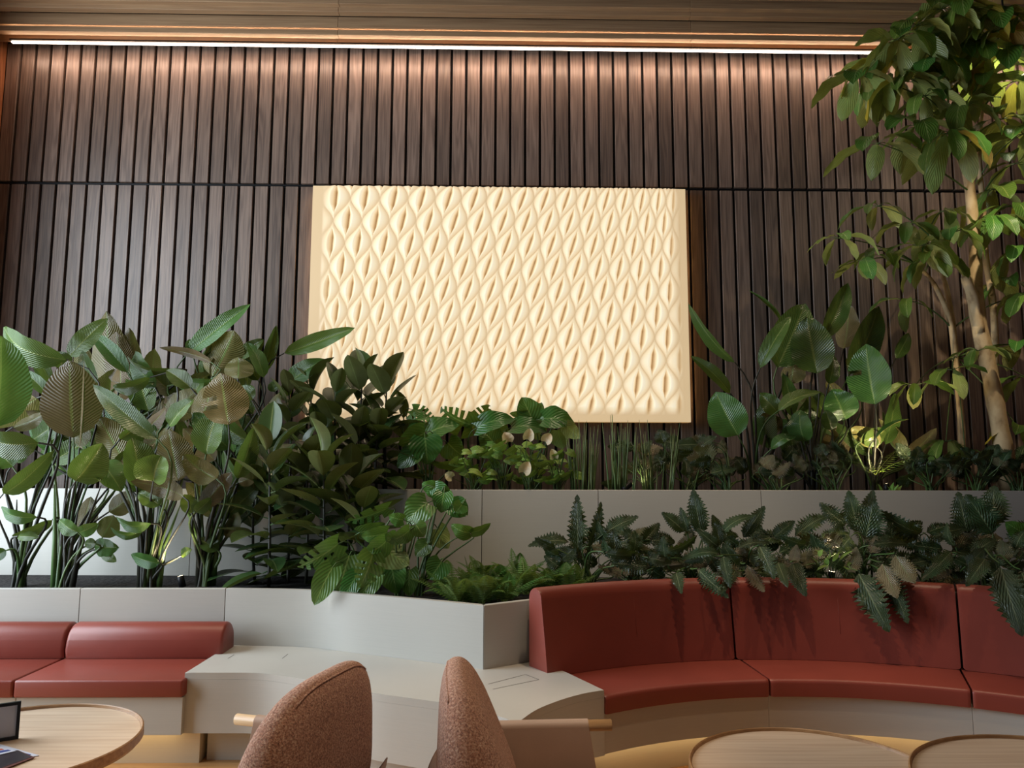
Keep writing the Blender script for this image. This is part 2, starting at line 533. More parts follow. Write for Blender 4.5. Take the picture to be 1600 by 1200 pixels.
# line of light in the cove at the top of the slats
led = empty('light_strip', (0, YW - 0.1, ZLED), 'thin glowing light line along the top of the slatted wall', 'light')
xa = PY(19, 64, 6.42).x
xb = XR - 0.3
box('diffuser', (xa, 6.405, ZLED - 0.001), (xb, 6.432, ZLED + 0.010), emit('led_white', (1.0, 0.80, 0.66), 14.0), led, bevel=0.003)
box('channel', (xa - 0.01, 6.395, ZLED + 0.0125), (xb + 0.01, 6.45, ZLED + 0.03), M['metal_black'], led)
# the strip also washes the slats behind it
nwash = 6
for k in range(nwash):
    x0 = xa + (xb - xa) * k / nwash; x1 = xa + (xb - xa) * (k + 1) / nwash
    lo = add_light('light_strip_wash', 'AREA', ((x0 + x1) / 2, 6.44, ZLED - 0.006), ((x0 + x1) / 2, 6.56, ZLED - 0.3), 5.0, (1.0, 0.64, 0.44),
              shape='RECTANGLE', size=x1 - x0, size_y=0.015)
    lo.parent = led; lo.location -= led.location
    # and the undersides of the ceiling beams in front of it
    lo = add_light('light_strip_ceiling_wash', 'AREA', ((x0 + x1) / 2, 6.398, ZLED + 0.004), ((x0 + x1) / 2, 5.398, ZLED + 0.45), 3.2, (1.0, 0.66, 0.40),
              shape='RECTANGLE', size=x1 - x0, size_y=0.012)
    lo.data.spread = math.radians(110)
    lo.parent = led; lo.location -= led.location

# ------------------------------------------------------------------ glowing relief panel
pan = empty('relief_panel', PY(780, 660, YW - 0.06), 'glowing cream wall panel moulded in rows of wavy almond shapes', 'wall panel')
YP = YW - 0.12
pl, pr = PY(483, 470, YP).x, PY(1075, 470, YP).x
pb, pt = PY(1000, 659.5, YP).z, PY(800, 293, YP).z
nu, nv, NE, NR = 520, 320, 16.6, 10.15
uu = np.linspace(0, 1, nu); vv = np.linspace(0, 1, nv)
X, V = np.meshgrid(uu, vv)                       # V = 0 at the top
c = 0.42 * (1 - 2 * V)
# invert x = s + c (s - s^2)
s = np.where(np.abs(c) < 1e-4, X, ((1 + c) - np.sqrt(np.maximum((1 + c) ** 2 - 4 * c * X, 0))) / (2 * np.where(np.abs(c) < 1e-4, 1, c)))
U = s * NE
R = V * NR - 0.55
A = 0.235
def curve(j):
    sg = np.where(np.mod(j, 2) == 0, 1.0, -1.0)
    return j * 0.5 + sg * A * np.cos(np.pi * R)
j0 = np.floor(U * 2)
h = np.zeros_like(U)
for dj in (-1, 0, 1):
    j = j0 + dj
    a, b = curve(j), curve(j + 1)
    inside = (U >= a) & (U < b)
    w = np.maximum(b - a, 1e-3)
    q = np.clip((U - a) / w, 0, 1)
    wide = np.clip((w - 0.03) / 0.94, 0, 1)      # 1 at the belly, 0 at the pinch
    body = np.sin(np.pi * q) ** 0.9
    hw = 0.18 * np.clip((wide - 0.22) / 0.6, 0.02, 1) ** 0.7
    slit = np.clip(1 - np.abs(q - 0.5) / hw, 0, 1) ** 1.15 * np.clip((wide - 0.22) / 0.6, 0, 1) ** 0.7
    hh = wide ** 0.6 * body * 0.050 - slit * 0.078
    h = np.where(inside, hh, h)
local = np.clip(1.0 + c * (1 - 2 * s), 0.5, 1.5)  # wide almonds are deeper
def ramp_(x, e): return np.clip(x / e, 0, 1) ** 1.0
edge = ramp_(X - 0.028, 0.03) * ramp_(0.985 - X, 0.035) * ramp_(1 - V - 0.028, 0.035) * (0.55 + 0.45 * ramp_(V, 0.02))
H = h * edge * (0.75 + 0.25 * local)
vx = pl + (pr - pl) * X; vz = pt + (pb - pt) * V; vy = YP - H
verts = np.stack([vx, vy, vz], -1).reshape(-1, 3)
idx = np.arange(nu * nv).reshape(nv, nu)
fq = np.stack([idx[:-1, :-1], idx[1:, :-1], idx[1:, 1:], idx[:-1, 1:]], -1).reshape(-1, 4)
# glowing sheet: light and shade of the relief painted into its emission by height
pm = NT('painted_glow_acrylic')
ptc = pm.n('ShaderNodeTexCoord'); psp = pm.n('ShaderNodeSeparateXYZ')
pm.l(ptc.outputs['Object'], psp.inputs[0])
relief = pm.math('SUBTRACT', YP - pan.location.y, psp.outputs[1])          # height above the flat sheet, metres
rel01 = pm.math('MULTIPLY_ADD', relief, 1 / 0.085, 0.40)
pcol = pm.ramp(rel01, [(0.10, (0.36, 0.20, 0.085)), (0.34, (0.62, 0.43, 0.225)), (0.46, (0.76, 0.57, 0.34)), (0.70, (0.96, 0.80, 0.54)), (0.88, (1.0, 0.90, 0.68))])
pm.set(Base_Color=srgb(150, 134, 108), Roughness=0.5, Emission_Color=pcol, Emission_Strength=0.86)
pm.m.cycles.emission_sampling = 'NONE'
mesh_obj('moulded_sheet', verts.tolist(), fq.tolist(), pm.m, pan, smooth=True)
yb = YW - 0.004
ep = 0.012
sv, sf = [], []
def quad(*p):
    k = len(sv); sv.extend(p); sf.append((k, k + 1, k + 2, k + 3))
tp = [tuple(verts[idx[0, i]]) for i in range(nu)]
for i in range(nu - 1):
    quad(tp[i], tp[i + 1], (tp[i + 1][0], yb, pt), (tp[i][0], yb, pt))
quad((pl, YP, pb), (pr, YP, pb), (pr, yb, pb), (pl, yb, pb))
quad((pl, YP, pb), (pl, YP, pt), (pl, yb, pt), (pl, yb, pb))
quad((pr, YP, pb), (pr, YP, pt), (pr, yb, pt), (pr, yb, pb))
em = NT('edge_acrylic')
em.set(Base_Color=srgb(220, 196, 156), Roughness=0.5)
etr = em.n('ShaderNodeBsdfTranslucent'); etr.inputs['Color'].default_value = (*srgb(255, 228, 180), 1)
emx = em.n('ShaderNodeMixShader'); emx.inputs[0].default_value = 0.7
em.l(em.p.outputs[0], emx.inputs[1]); em.l(etr.outputs[0], emx.inputs[2]); em.l(emx.outputs[0], em.out.inputs['Surface'])
mesh_obj('return_edge', sv, sf, em.m, pan)
box('back_tray', (pl + 0.002, YW - 0.004, pb + 0.002), (pr - 0.002, YW + 0.0, pt - 0.002), plain('dark_tray', (0.06, 0.055, 0.05), 0.6), pan)
# a line of light along each side grazes the slats
for lx, tx_ in ((pl + 0.012, pl - 1), (pr - 0.012, pr + 1)):
    lo = add_light('panel_edge_light', 'AREA', (lx, YW - 0.05, (pb + pt) / 2), (tx_, YW - 0.05, (pb + pt) / 2), 1.6, (1.0, 0.74, 0.45),
                   shape='RECTANGLE', size=0.03, size_y=pt - pb - 0.06)
    lo.rotation_euler = (math.pi / 2, 0, math.pi / 2 if tx_ < lx else -math.pi / 2)
    lo.rotation_euler = (0, -math.pi / 2 if tx_ > lx else math.pi / 2, 0)
    lo.data.size, lo.data.size_y = pt - pb - 0.06, 0.03
    lo.parent = pan; lo.location -= pan.location

# ------------------------------------------------------------------ planters
def wall_run(name, pts, z0, z1, thick, mat, parent, joints, joint=0.0025):
    """panels along a plan polyline; a new panel starts at each index in joints"""
    pts = [Vector((p[0], p[1])) for p in pts]
    nrm = []
    for i in range(len(pts)):
        d = (pts[min(i + 1, len(pts) - 1)] - pts[max(i - 1, 0)]).normalized()
        nrm.append(Vector((-d.y, d.x)))          # towards the back when running left to right
    cuts = [0] + list(joints) + [len(pts) - 1]
    out = []
    for a, b in zip(cuts[:-1], cuts[1:]):
        seg = pts[a:b + 1]; nn = nrm[a:b + 1]
        front = [s.copy() for s in seg]; back = [s + n * thick for s, n in zip(seg, nn)]
        d0 = (seg[1] - seg[0]).normalized() * joint; d1 = (seg[-1] - seg[-2]).normalized() * joint
        front[0] += d0; back[0] += d0; front[-1] -= d1; back[-1] -= d1
        out.append(prism(name, front + back[::-1], z0, z1, mat, parent, bevel=0.003, smooth_deg=30))
    return out

ZU, ZL = 1.39, 0.81                          # rims of the upper and of the lower planter
# upper planter front: left run, corner, right run
ua = [PY(x, 800, y) for x, y in ((-60, 5.605), (-20, 5.60), (300, 5.55), (560, 5.51), (753, 5.45))]
ub = [PY(x, 800, y) for x, y in ((753, 5.45), (935, 5.47), (1190, 5.48), (1450, 5.47), (1800, 5.44), (2050, 5.40))]
up = empty('raised_planter', (0.0, 5.5, 0.6), 'long pale back planter below the glowing panel, the higher one', 'planter')
wall_run('panel', ua, 0.62, ZU, 0.035, M['white'], up, [2])
wall_run('panel', ub, 0.62, ZU, 0.035, M['white'], up, [1, 2, 4])
soil_up = [(p.x, p.y + 0.02) for p in ua + ub[1:]] + [(ub[-1].x, YW - 0.02), (ua[0].x, YW - 0.02)]
so = prism('soil', soil_up, 0.62, ZU - 0.06, M['soil'], up); so['kind'] = 'stuff'

# lower planter front: curved left run to the corner, then a short return to the curved sofa
def zpath(pxs, z): return [PZ(x, y, z) for x, y in pxs]
la = [Vector((XL + 0.02, 4.66, 0)), Vector((PY(125, 930, 4.66).x, 4.66, 0)), Vector((PY(352, 930, 4.66).x, 4.66, 0))]
lcurve = catmull([PY(352, 930, 4.66), PY(480, 930, 4.60), PZ(560, 928.5, ZL), PZ(650, 936, ZL), PZ(756, 946, ZL)], 5)
la = [Vector((p.x, p.y, 0)) for p in la[:2]] + [Vector((p.x, p.y, 0)) for p in lcurve]
lc = la[-1]
lb_end = PZ(832, 937, ZL)
lb = [lc, Vector((lb_end.x, lb_end.y, 0))]
lp = empty('low_planter', (0.0, 4.5, 0.0), 'pale lower planter wall curving to a corner behind the seats', 'planter')
wall_run('panel', la, 0.40, ZL, 0.035, M['white'], lp, [1, 2])
wall_run('panel', lb, 0.40, ZL, 0.035, M['white'], lp, [])

# ------------------------------------------------------------------ curved sofa on the right
def circ3(a, b, c):
    ax, ay, bx, by, cx, cy = a.x, a.y, b.x, b.y, c.x, c.y
    d = 2 * (ax * (by - cy) + bx * (cy - ay) + cx * (ay - by))
    ux = ((ax * ax + ay * ay) * (by - cy) + (bx * bx + by * by) * (cy - ay) + (cx * cx + cy * cy) * (ay - by)) / d
    uy = ((ax * ax + ay * ay) * (cx - bx) + (bx * bx + by * by) * (ax - cx) + (cx * cx + cy * cy) * (bx - ax)) / d
    c_ = Vector((ux, uy)); return c_, (Vector((ax, ay)) - c_).length
ZS = 0.45
CC, RS = circ3(PZ(946, 1088, ZS), PZ(1203, 1062, ZS), PZ(1560, 1083, ZS))
def pol(r, a): return Vector((CC.x + r * math.cos(a), CC.y + r * math.sin(a)))
def ang(p): return math.atan2(p.y - CC.y, p.x - CC.x)
A0 = ang(PZ(946, 1088, ZS)); A1 = ang(PZ(1203, 1062, ZS)); A2 = ang(PZ(1519, 1080, ZS)); A3 = A2 - (A1 - A2) * 0.95
RB = RS + 0.40                                # front of the back rest at the seat
rs_ = empty('curved_sofa', (CC.x, CC.y, 0), 'curved brick red leather sofa with high back below the toothed leaves', 'sofa')
def sweep(name, prof, a0, a1, n, mat, parent, closed_ends=True, crown=0.0):
    """profile of (r, z) swept about the centre from angle a0 to a1; soft ends"""
    verts, faces = [], []
    m = len(prof)
    cr = sum(p[0] for p in prof) / m; cz = sum(p[1] for p in prof) / m
    steps = [(0.0, 0.965), (0.006, 0.99), (0.018, 1.0)] + [(t, 1.0) for t in np.linspace(0.05, 0.95, n)] + [(0.982, 1.0), (0.994, 0.99), (1.0, 0.965)]
    for t, sc in steps:
        a = a0 + (a1 - a0) * t
        for r, z in prof:
            r2 = cr + (r - cr) * sc; z2 = cz + (z - cz) * sc
            p = pol(r2, a); verts.append((p.x, p.y, z2))
    k = len(steps)
    for i in range(k - 1):
        for j in range(m):
            j2 = (j + 1) % m
            faces.append((i * m + j, i * m + j2, (i + 1) * m + j2, (i + 1) * m + j))
    faces.append(tuple(range(m))); faces.append(tuple((k - 1) * m + j for j in range(m))[::-1])
    bm = bmesh.new()
    bv = [bm.verts.new(v) for v in verts]
    for f in faces: bm.faces.new([bv[i] for i in f])
    o = bm_obj(name, bm, mat, parent)
    return auto_smooth(o, 50)
def arc(cx, cz, r, a0, a1, n): return [(cx + r * math.cos(math.radians(a0 + (a1 - a0) * i / n)), cz + r * math.sin(math.radians(a0 + (a1 - a0) * i / n))) for i in range(n + 1)]
seat_prof = [(RS + 0.004, ZS - 0.088)] + arc(RS + 0.02, ZS - 0.02, 0.02, 180, 90, 4) + [(RB + 0.06, ZS), (RB + 0.06, ZS - 0.088)]
ZB = 0.90
back_prof = [(RB - 0.0, ZS + 0.002), (RB + 0.02, ZS + 0.15), (RB + 0.055, ZB - 0.07)] + arc(RB + 0.115, ZB - 0.06, 0.06, 180, 0, 8) + [(RB + 0.175, ZS + 0.002)]
ga = 0.0025
cuts = [A0, A1, A2, A3]
for a, b in zip(cuts[:-1], cuts[1:]):
    s1 = sweep('seat_cushion', seat_prof, a - ga, b + ga, 16, M['red'], rs_)
AB0 = ang(PZ(880, 1052, ZS)) + 0.055; AB1 = ang(PZ(1148, 1030, ZS)); AB2 = ang(PZ(1503, 1046, ZS)); AB3 = AB2 - (AB1 - AB2)
for a, b in zip((AB0, AB1, AB2), (AB1, AB2, AB3)):
    bc = sweep('back_cushion', back_prof, a - ga, b + ga, 18, M['red'], rs_)
    am = (a + b) / 2
    seam = [pol(RB + 0.0195, am), pol(RB + 0.056, am)]
    tube('seam', [(seam[0].x, seam[0].y, ZS + 0.15), (seam[1].x, seam[1].y, ZB - 0.07)], 0.0012, M['red'], bc, 5)
for k, (a, b) in enumerate(zip((A0, A1, A2), (A1, A2, A3))):
    n = 14
    fr = [pol(RS + 0.03, a + (b - a) * i / n) for i in range(n + 1)]
    bk = [pol(RB + 0.1, a + (b - a) * i / n) for i in range(n + 1)]
    d = (fr[1] - fr[0]).normalized() * 0.001
    fr[0] += d; bk[0] += d; fr[-1] -= d; bk[-1] -= d
    prism('base', [tuple(p) for p in fr + bk[::-1]], 0.17, ZS - 0.09, M['white'], rs_, smooth_deg=30)
n = 40
fr = [pol(RS + 0.13, A0 + (A3 - A0) * i / n) for i in range(n + 1)]; bk = [pol(RB + 0.05, A0 + (A3 - A0) * i / n) for i in range(n + 1)]
prism('plinth', [tuple(p) for p in fr + bk[::-1]], 0.0, 0.165, M['plinth'], rs_, smooth_deg=30)
ledm = emit('toe_kick_light', (1.0, 0.76, 0.42), 5.0)
fr = [pol(RS + 0.07, A0 + (A3 - A0) * i / n) for i in range(n + 1)]; bk = [pol(RS + 0.085, A0 + (A3 - A0) * i / n) for i in range(n + 1)]
prism('toe_light', [tuple(p) for p in fr + bk[::-1]], 0.162, 0.169, ledm, rs_)
# planter wall hidden behind the curved back, holding the soil
n = 24
rim = [pol(RB + 0.18, AB0 - 0.02 + (AB3 - AB0) * i / n) for i in range(n + 1)]
rim2 = [pol(RB + 0.215, AB0 - 0.02 + (AB3 - AB0) * i / n) for i in range(n + 1)]
prism('panel', [tuple(p) for p in rim + rim2[::-1]], 0.3, 0.84, M['white'], lp, smooth_deg=30)
soil_lo = [(p.x, p.y + 0.03) for p in la] + [(p.x, p.y + 0.02) for p in lb[1:]] + [(p.x, p.y) for p in rim2] + [(ub[-1].x, 5.5)] + [(p.x, p.y) for p in (ua + ub[1:])[::-1]]
so = prism('soil', soil_lo, 0.55, ZL - 0.05, M['soil'], lp); so['kind'] = 'stuff'

# ------------------------------------------------------------------ straight sofa on the left
ls = empty('straight_sofa', (-2.6, 4.3, 0), 'low straight brick red leather sofa with rolled back at the left', 'sofa')
ysf = PZ(200, 1063, ZS).y
ysb = PZ(200, 1030, ZS).y
xs_r = PZ(288, 1062, ZS).x
xs_m = PZ(24, 1062, ZS).x
xb_r = PZ(347, 1029, ZS).x
xb_m = PZ(101, 1029, ZS).x
xl_ = -3.9
def seat_block(x0, x1f, x1b, parent):
    bm = bmesh.new()
    pts = [(x0[0], ysf), (x1f, ysf), (x1b, ysb + 0.05), (x0[1], ysb + 0.05)]
    lo = [bm.verts.new((p[0], p[1], ZS - 0.088)) for p in pts]; hi = [bm.verts.new((p[0], p[1], ZS)) for p in pts]
    bm.faces.new(lo[::-1]); bm.faces.new(hi)
    for i in range(4): bm.faces.new((lo[i], lo[(i + 1) % 4], hi[(i + 1) % 4], hi[i]))
    bmesh.ops.bevel(bm, geom=bm.edges[:], offset=0.012, segments=3, profile=0.5, affect='EDGES')
    return auto_smooth(bm_obj('seat_cushion', bm, M['red'], parent), 40)
xm_b = PZ(96, 1030, ZS).x
seat_block((xl_, xl_), xs_m - 0.003, xm_b - 0.003, ls)
seat_block((xs_m + 0.003, xm_b + 0.003), xs_r - 0.004, xb_r + 0.0, ls)
ZR = PY(200, 972, ysb + 0.09).z
def roll(x0, x1, parent):
    prof = [(ysb + 0.012, ZS + 0.002), (ysb, ZS + 0.05), (ysb + 0.008, ZR - 0.085)] + arc(ysb + 0.105, ZR - 0.095, 0.095, 175, 0, 10) + [(ysb + 0.2, ZS + 0.002)]
    cy = sum(p[0] for p in prof) / len(prof); cz = sum(p[1] for p in prof) / len(prof)
    bm = bmesh.new(); rings = []
    for x, sc in ((x0, 0.90), (x0 + 0.006, 0.96), (x0 + 0.02, 1.0), ((x0 + x1) / 2, 1.004), (x1 - 0.02, 1.0), (x1 - 0.006, 0.96), (x1, 0.90)):
        rings.append([bm.verts.new((x, cy + (p[0] - cy) * sc, ZS + 0.002 + (p[1] - ZS - 0.002) * sc)) for p in prof])
    m = len(prof)
    for a, b in zip(rings[:-1], rings[1:]):
        for j in range(m): bm.faces.new((a[j], a[(j + 1) % m], b[(j + 1) % m], b[j]))
    bm.faces.new(rings[0]); bm.faces.new(rings[-1][::-1])
    o = auto_smooth(bm_obj('back_cushion', bm, M['red'], parent), 45)
    return o
roll(xl_, xb_m - 0.004, ls)
bc = roll(xb_m + 0.004, xb_r, ls)
for a, b in ((xl_, PZ(26, 1062, ZS).x), (PZ(26, 1062, ZS).x + 0.002, PZ(286, 1062, ZS).x)):
    box('base', (a, ysf + 0.02, 0.17), (b, ysb + 0.2, ZS - 0.09), M['white'], ls, bevel=0.002)
box('plinth', (xl_, ysf + 0.11, 0.0), (PZ(288, 1190, 0.05).x + 0.03, ysb + 0.2, 0.165), M['plinth'], ls)
box('toe_light', (xl_, ysf + 0.05, 0.162), (xs_r - 0.05, ysf + 0.065, 0.169), ledm, ls)

# ------------------------------------------------------------------ pale wavy ledge between the two sofas
ZE = 0.475
lg = empty('wavy_ledge', (-0.9, 4.0, 0), 'pale wavy edged ledge joining the two red sofas behind the armchairs', 'ledge')
fr1 = zpath([(289, 1051), (330, 1051), (400, 1051.5)], ZE) + zpath([(450, 1057), (510, 1068), (580, 1082), (650, 1092), (730, 1103)], ZE)
fr1 = catmull(fr1, 4)
fr1 += catmull(zpath([(730, 1103), (770, 1116), (809, 1129)], ZE), 3)[1:]
fr2 = catmull(zpath([(809, 1129), (838, 1109), (875, 1094), (910, 1084), (944, 1078)], ZE), 4)[1:]
back_l = [(p.x, p.y - 0.002) for p in la[2:]] + [(lb[1].x, lb[1].y - 0.002)]
e_end = PZ(884, 1050, ZE)
pts = [(p.x, p.y) for p in fr1 + fr2] + [(e_end.x, e_end.y), (lb[1].x + 0.03, lb[1].y - 0.01)] + back_l[::-1][0:] + [(PZ(347, 1020, ZE).x - 0.02, 4.655)]
prism('ledge_top', pts, 0.44, ZE, M['white'], lg, bevel=0.003, smooth_deg=30)
def inset_front(path, d):
    out = []
    for i, p in enumerate(path):
        t = (path[min(i + 1, len(path) - 1)] - path[max(i - 1, 0)]); t = Vector((t.x, t.y)).normalized()
        out.append((p.x - t.y * d, p.y + t.x * d))
    return out
def body_pts(d): return inset_front(fr1[:-1], d) + [inset_front(fr1, d)[-1]] + inset_front(fr2, d)[1:]
bp = body_pts(0.0)
prism('body', bp + [(e_end.x, e_end.y)] + back_l[::-1] + [(PZ(347, 1020, ZE).x - 0.02, 4.655)], 0.17, 0.4395, M['white'], lg, smooth_deg=30)
bp = body_pts(0.10)
prism('plinth', bp[3:-2] + back_l[::-1], 0.0, 0.165, M['white'], lg, smooth_deg=30)
# fine joint lines of the two access hatches on the ledge
dk = plain('dark_joint', (0.10, 0.09, 0.08), 0.8)
def line_on(z, a, b, name='joint', wd=0.0022):
    a, b = PZ(a[0], a[1], z), PZ(b[0], b[1], z)
    d = (b - a).normalized(); n_ = Vector((-d.y, d.x, 0)) * wd
    zz = Vector((0, 0, 0.0006))
    vs_ = [tuple(p + zz) for p in (a - n_, b - n_, b + n_, a + n_)]
    return mesh_obj(name, vs_, [(0, 1, 2, 3)], dk, lg)
for a, b in (((366, 1023), (356, 1029)), ((450, 1022), (441, 1029)), ((763, 1069), (821, 1054)), ((821, 1054), (842, 1062)), ((770, 1077), (842, 1062))):
    line_on(ZE, a, b)
# ================================================================== furniture
def superpad(name, W, H, T0, T1, mat, parent, nx=22, nz=18, curve=0.0, top_in=0.22, lean=0.0, origin=(0, 0, 0), corner=3.2):
    """upholstered pad: width W (x), height H (z), thickness T0 at the bottom and T1 at the top, rounded all round; curve bends the ends forward (+y)"""
    # sphere-like parametrisation of a superellipse so that front, back and rim join into one skin
    verts, faces = [], []
    for i in range(nz + 1):
        ph = -math.pi / 2 + math.pi * i / nz                 # around the rim section
        for k in range(nx * 2):
            th = 2 * math.pi * k / (nx * 2)
            def sp(c, e): return math.copysign(abs(c) ** e, c)
            rim = sp(math.cos(ph), 0.35)
            cx = sp(math.cos(th), 2 / corner) * rim
            cz = sp(math.sin(th), 2 / corner) * rim
            zz = (cz + 1) / 2
            th_ = T0 + (T1 - T0) * zz
            x = cx * W / 2 * (1 - top_in * zz ** 2)
            y = sp(math.sin(ph), 0.8) * th_ / 2 + curve * (x / (W / 2)) ** 2 - lean * zz * H
            verts.append((origin[0] + x, origin[1] + y, origin[2] + zz * H))
    m = nx * 2
    for i in range(nz):
        for k in range(m):
            k2 = (k + 1) % m
            faces.append((i * m + k, i * m + k2, (i + 1) * m + k2, (i + 1) * m + k))
    bm = bmesh.new()
    bv = [bm.verts.new(v) for v in verts]
    for f in faces:
        try: bm.faces.new([bv[i] for i in f])
        except ValueError: pass
    bmesh.ops.remove_doubles(bm, verts=bm.verts, dist=0.0005)
    return bm_obj(name, bm, mat, parent, smooth=True, world=False)

def sling(name, x, parent, y0, y1, zt, zb, r, lean=0.0):
    """leather sheet folded over the arm dowel and hanging to the lower rail, with a cut away front corner"""
    th = 0.0035
    sec = []
    for s in (1, -1):
        pass
    prof = [(x - r - th, zb)] + [(x + (r + th) * math.cos(a), zt + (r + th) * math.sin(a)) for a in np.linspace(math.pi, 0, 9)] + [(x + r + th, zb)]
    inn = [(x - r, zb)] + [(x + r * math.cos(a), zt + r * math.sin(a)) for a in np.linspace(math.pi, 0, 9)] + [(x + r, zb)]
    ring = prof + inn[::-1]
    ys = [y0, y0 + 0.02, (y0 + y1) / 2, y1 - 0.055, y1 - 0.03, y1 - 0.01, y1]
    bm = bmesh.new(); rings = []
    for y in ys:
        cut = 0.0
        if y > y1 - 0.056: cut = 1.0
        rg = []
        for (px_, pz_) in ring:
            yy = y
            if pz_ > zt - 0.001 and y > y1 - 0.06:           # the fold over the dowel stops short of the hanging part
                yy = y1 - 0.055 + (y - (y1 - 0.055)) * 0.05
            rg.append(bm.verts.new((px_, yy, pz_)))
        rings.append(rg)
    m = len(ring)
    for a, b in zip(rings[:-1], rings[1:]):
        for j in range(m): bm.faces.new((a[j], a[(j + 1) % m], b[(j + 1) % m], b[j]))
    bm.faces.new(rings[0]); bm.faces.new(rings[-1][::-1])
    return auto_smooth(bm_obj(name, bm, M['tan'], parent, world=False), 40)

def armchair(loc, rotz, label):
    """faces +y before it is turned"""
    t = empty('armchair', loc, label, 'armchair', 'boucle armchairs in front of the ledge', rotz)
    back = superpad('back_pad', 0.68, 0.53, 0.34, 0.10, M['boucle'], t, curve=0.02, top_in=0.14, lean=0.20, origin=(0, -0.10, 0.355), corner=3.4)
    # welt seam along the top edge
    seam = []
    for k in range(15):
        a = math.radians(48 + 84 * k / 14)
        x = math.copysign(abs(math.cos(a)) ** (2 / 3.4), math.cos(a)); z = abs(math.sin(a)) ** (2 / 3.4)
        zz = (z + 1) / 2
        rim = math.cos(-0.55) ** 0.35
        x *= rim; zz = (z * rim + 1) / 2
        x = x * 0.34 * (1 - 0.14 * zz ** 2)
        seam.append((x, -0.10 - abs(math.sin(0.55)) ** 0.8 * (0.34 - 0.24 * zz) / 2 + 0.02 * (x / 0.34) ** 2 - 0.20 * zz * 0.53, 0.355 + zz * 0.53))
    tube('welt', seam, 0.0035, M['boucle'], back, 6, world=False)
    superpad('seat_pad', 0.62, 0.15, 0.60, 0.56, M['boucle'], t, top_in=0.02, origin=(0, 0.10, 0.29), corner=4.0)
    for s in (-1, 1):
        tube('arm', [(s * 0.36, -0.13, 0.56), (s * 0.36, 0.40, 0.56)], 0.021, M['dowel'], t, 14, world=False)
        sling('arm_sling', s * 0.36, t, -0.12, 0.36, 0.56, 0.27, 0.021)
        tube('side_rail', [(s * 0.36, -0.30, 0.27), (s * 0.36, 0.36, 0.27)], 0.018, M['dowel'], t, 12, world=False)
        tube('leg', [(s * 0.355, 0.29, 0.0), (s * 0.36, 0.28, 0.55)], [0.013, 0.017], M['dowel'], t, 10, world=False)
        tube('leg', [(s * 0.355, -0.12, 0.0), (s * 0.36, -0.10, 0.55)], [0.013, 0.017], M['dowel'], t, 10, world=False)
    # leather band that carries the back pad
    bv = []
    n = 14
    for k in range(n + 1):
        x = -0.33 + 0.66 * k / n
        yb_ = -0.30 + 0.035 * (x / 0.33) ** 2
        for dz, dy in ((0.33, 0.03), (0.50, -0.005)):
            bv.append((x, yb_ + dy, dz))
    inner = [(v[0], v[1] + 0.004, v[2]) for v in bv]
    fs = []
    for k in range(n):
        fs.append((2 * k, 2 * k + 1, 2 * k + 3, 2 * k + 2))
    fs2 = [tuple(i + len(bv) for i in f[::-1]) for f in fs]
    mesh_obj('back_sling', bv + inner, fs + fs2, M['tan'], t, smooth=True, world=False)
    return t
armchair((-0.755, 2.60, 0), math.radians(73), 'pink boucle armchair facing left, in front of the ledge')
armchair((0.06, 2.60, 0), math.radians(-87), 'pink boucle armchair facing right, seen edge-on with leather arm')

def round_table(cx, cy, r, zt, label, name='round_table', rx=1.0, rot=0.0):
    t = empty(name, (cx, cy, 0), label, 'table', 'pale oak tray tables')
    n = 72
    def ring(k, rr, z):
        a = 2 * math.pi * k / n
        x, y = math.cos(a) * rr * rx, math.sin(a) * rr
        return (x * math.cos(rot) - y * math.sin(rot), x * math.sin(rot) + y * math.cos(rot), z)
    # tray rim
    prof = [(r - 0.012, zt - 0.004), (r - 0.010, zt + 0.010), (r - 0.006, zt + 0.013), (r - 0.001, zt + 0.010), (r, zt - 0.02), (r - 0.012, zt - 0.034), (r - 0.03, zt - 0.036)]
    v, f = [], []
    for k in range(n):
        for rr, z in prof: v.append(ring(k, rr, z))
    m = len(prof)
    for k in range(n):
        k2 = (k + 1) % n
        for j in range(m):
            j2 = (j + 1) % m
            f.append((k * m + j, k * m + j2, k2 * m + j2, k2 * m + j))
    bm = bmesh.new(); bv = [bm.verts.new(p) for p in v]
    for q in f: bm.faces.new([bv[i] for i in q])
    auto_smooth(bm_obj('rim', bm, M['table_edge'], t, world=False), 40)
    v = [ring(k, r - 0.0125, zt) for k in range(n)] + [ring(k, r - 0.0125, zt - 0.03) for k in range(n)]
    f = [tuple(range(n)), tuple(range(n, 2 * n))[::-1]] + [(k, n + k, n + (k + 1) % n, (k + 1) % n) for k in range(n)]
    bm = bmesh.new(); bv = [bm.verts.new(p) for p in v]
    for q in f: bm.faces.new([bv[i] for i in q])
    bm_obj('tabletop', bm, M['table'], t, world=False)
    tube('pedestal', [(0, 0, 0.02), (0, 0, zt - 0.032)], 0.045, M['table_edge'], t, 20, world=False)
    tube('foot', [(0, 0, 0.0), (0, 0, 0.012), (0, 0, 0.022)], [r * 0.6, r * 0.6, r * 0.55], M['table_edge'], t, 40, world=False)
    return t
round_table(-1.76, 2.83, 0.43, 0.55, 'round pale oak table at the left with framed sign and leaflets')
round_table(1.13, 2.74, 0.43, 0.475, 'lower oval oak table nearest the curved sofa', 'oval_table', 1.02)
round_table(1.90, 2.45, 0.52, 0.513, 'higher round oak table cut off by the bottom right corner')

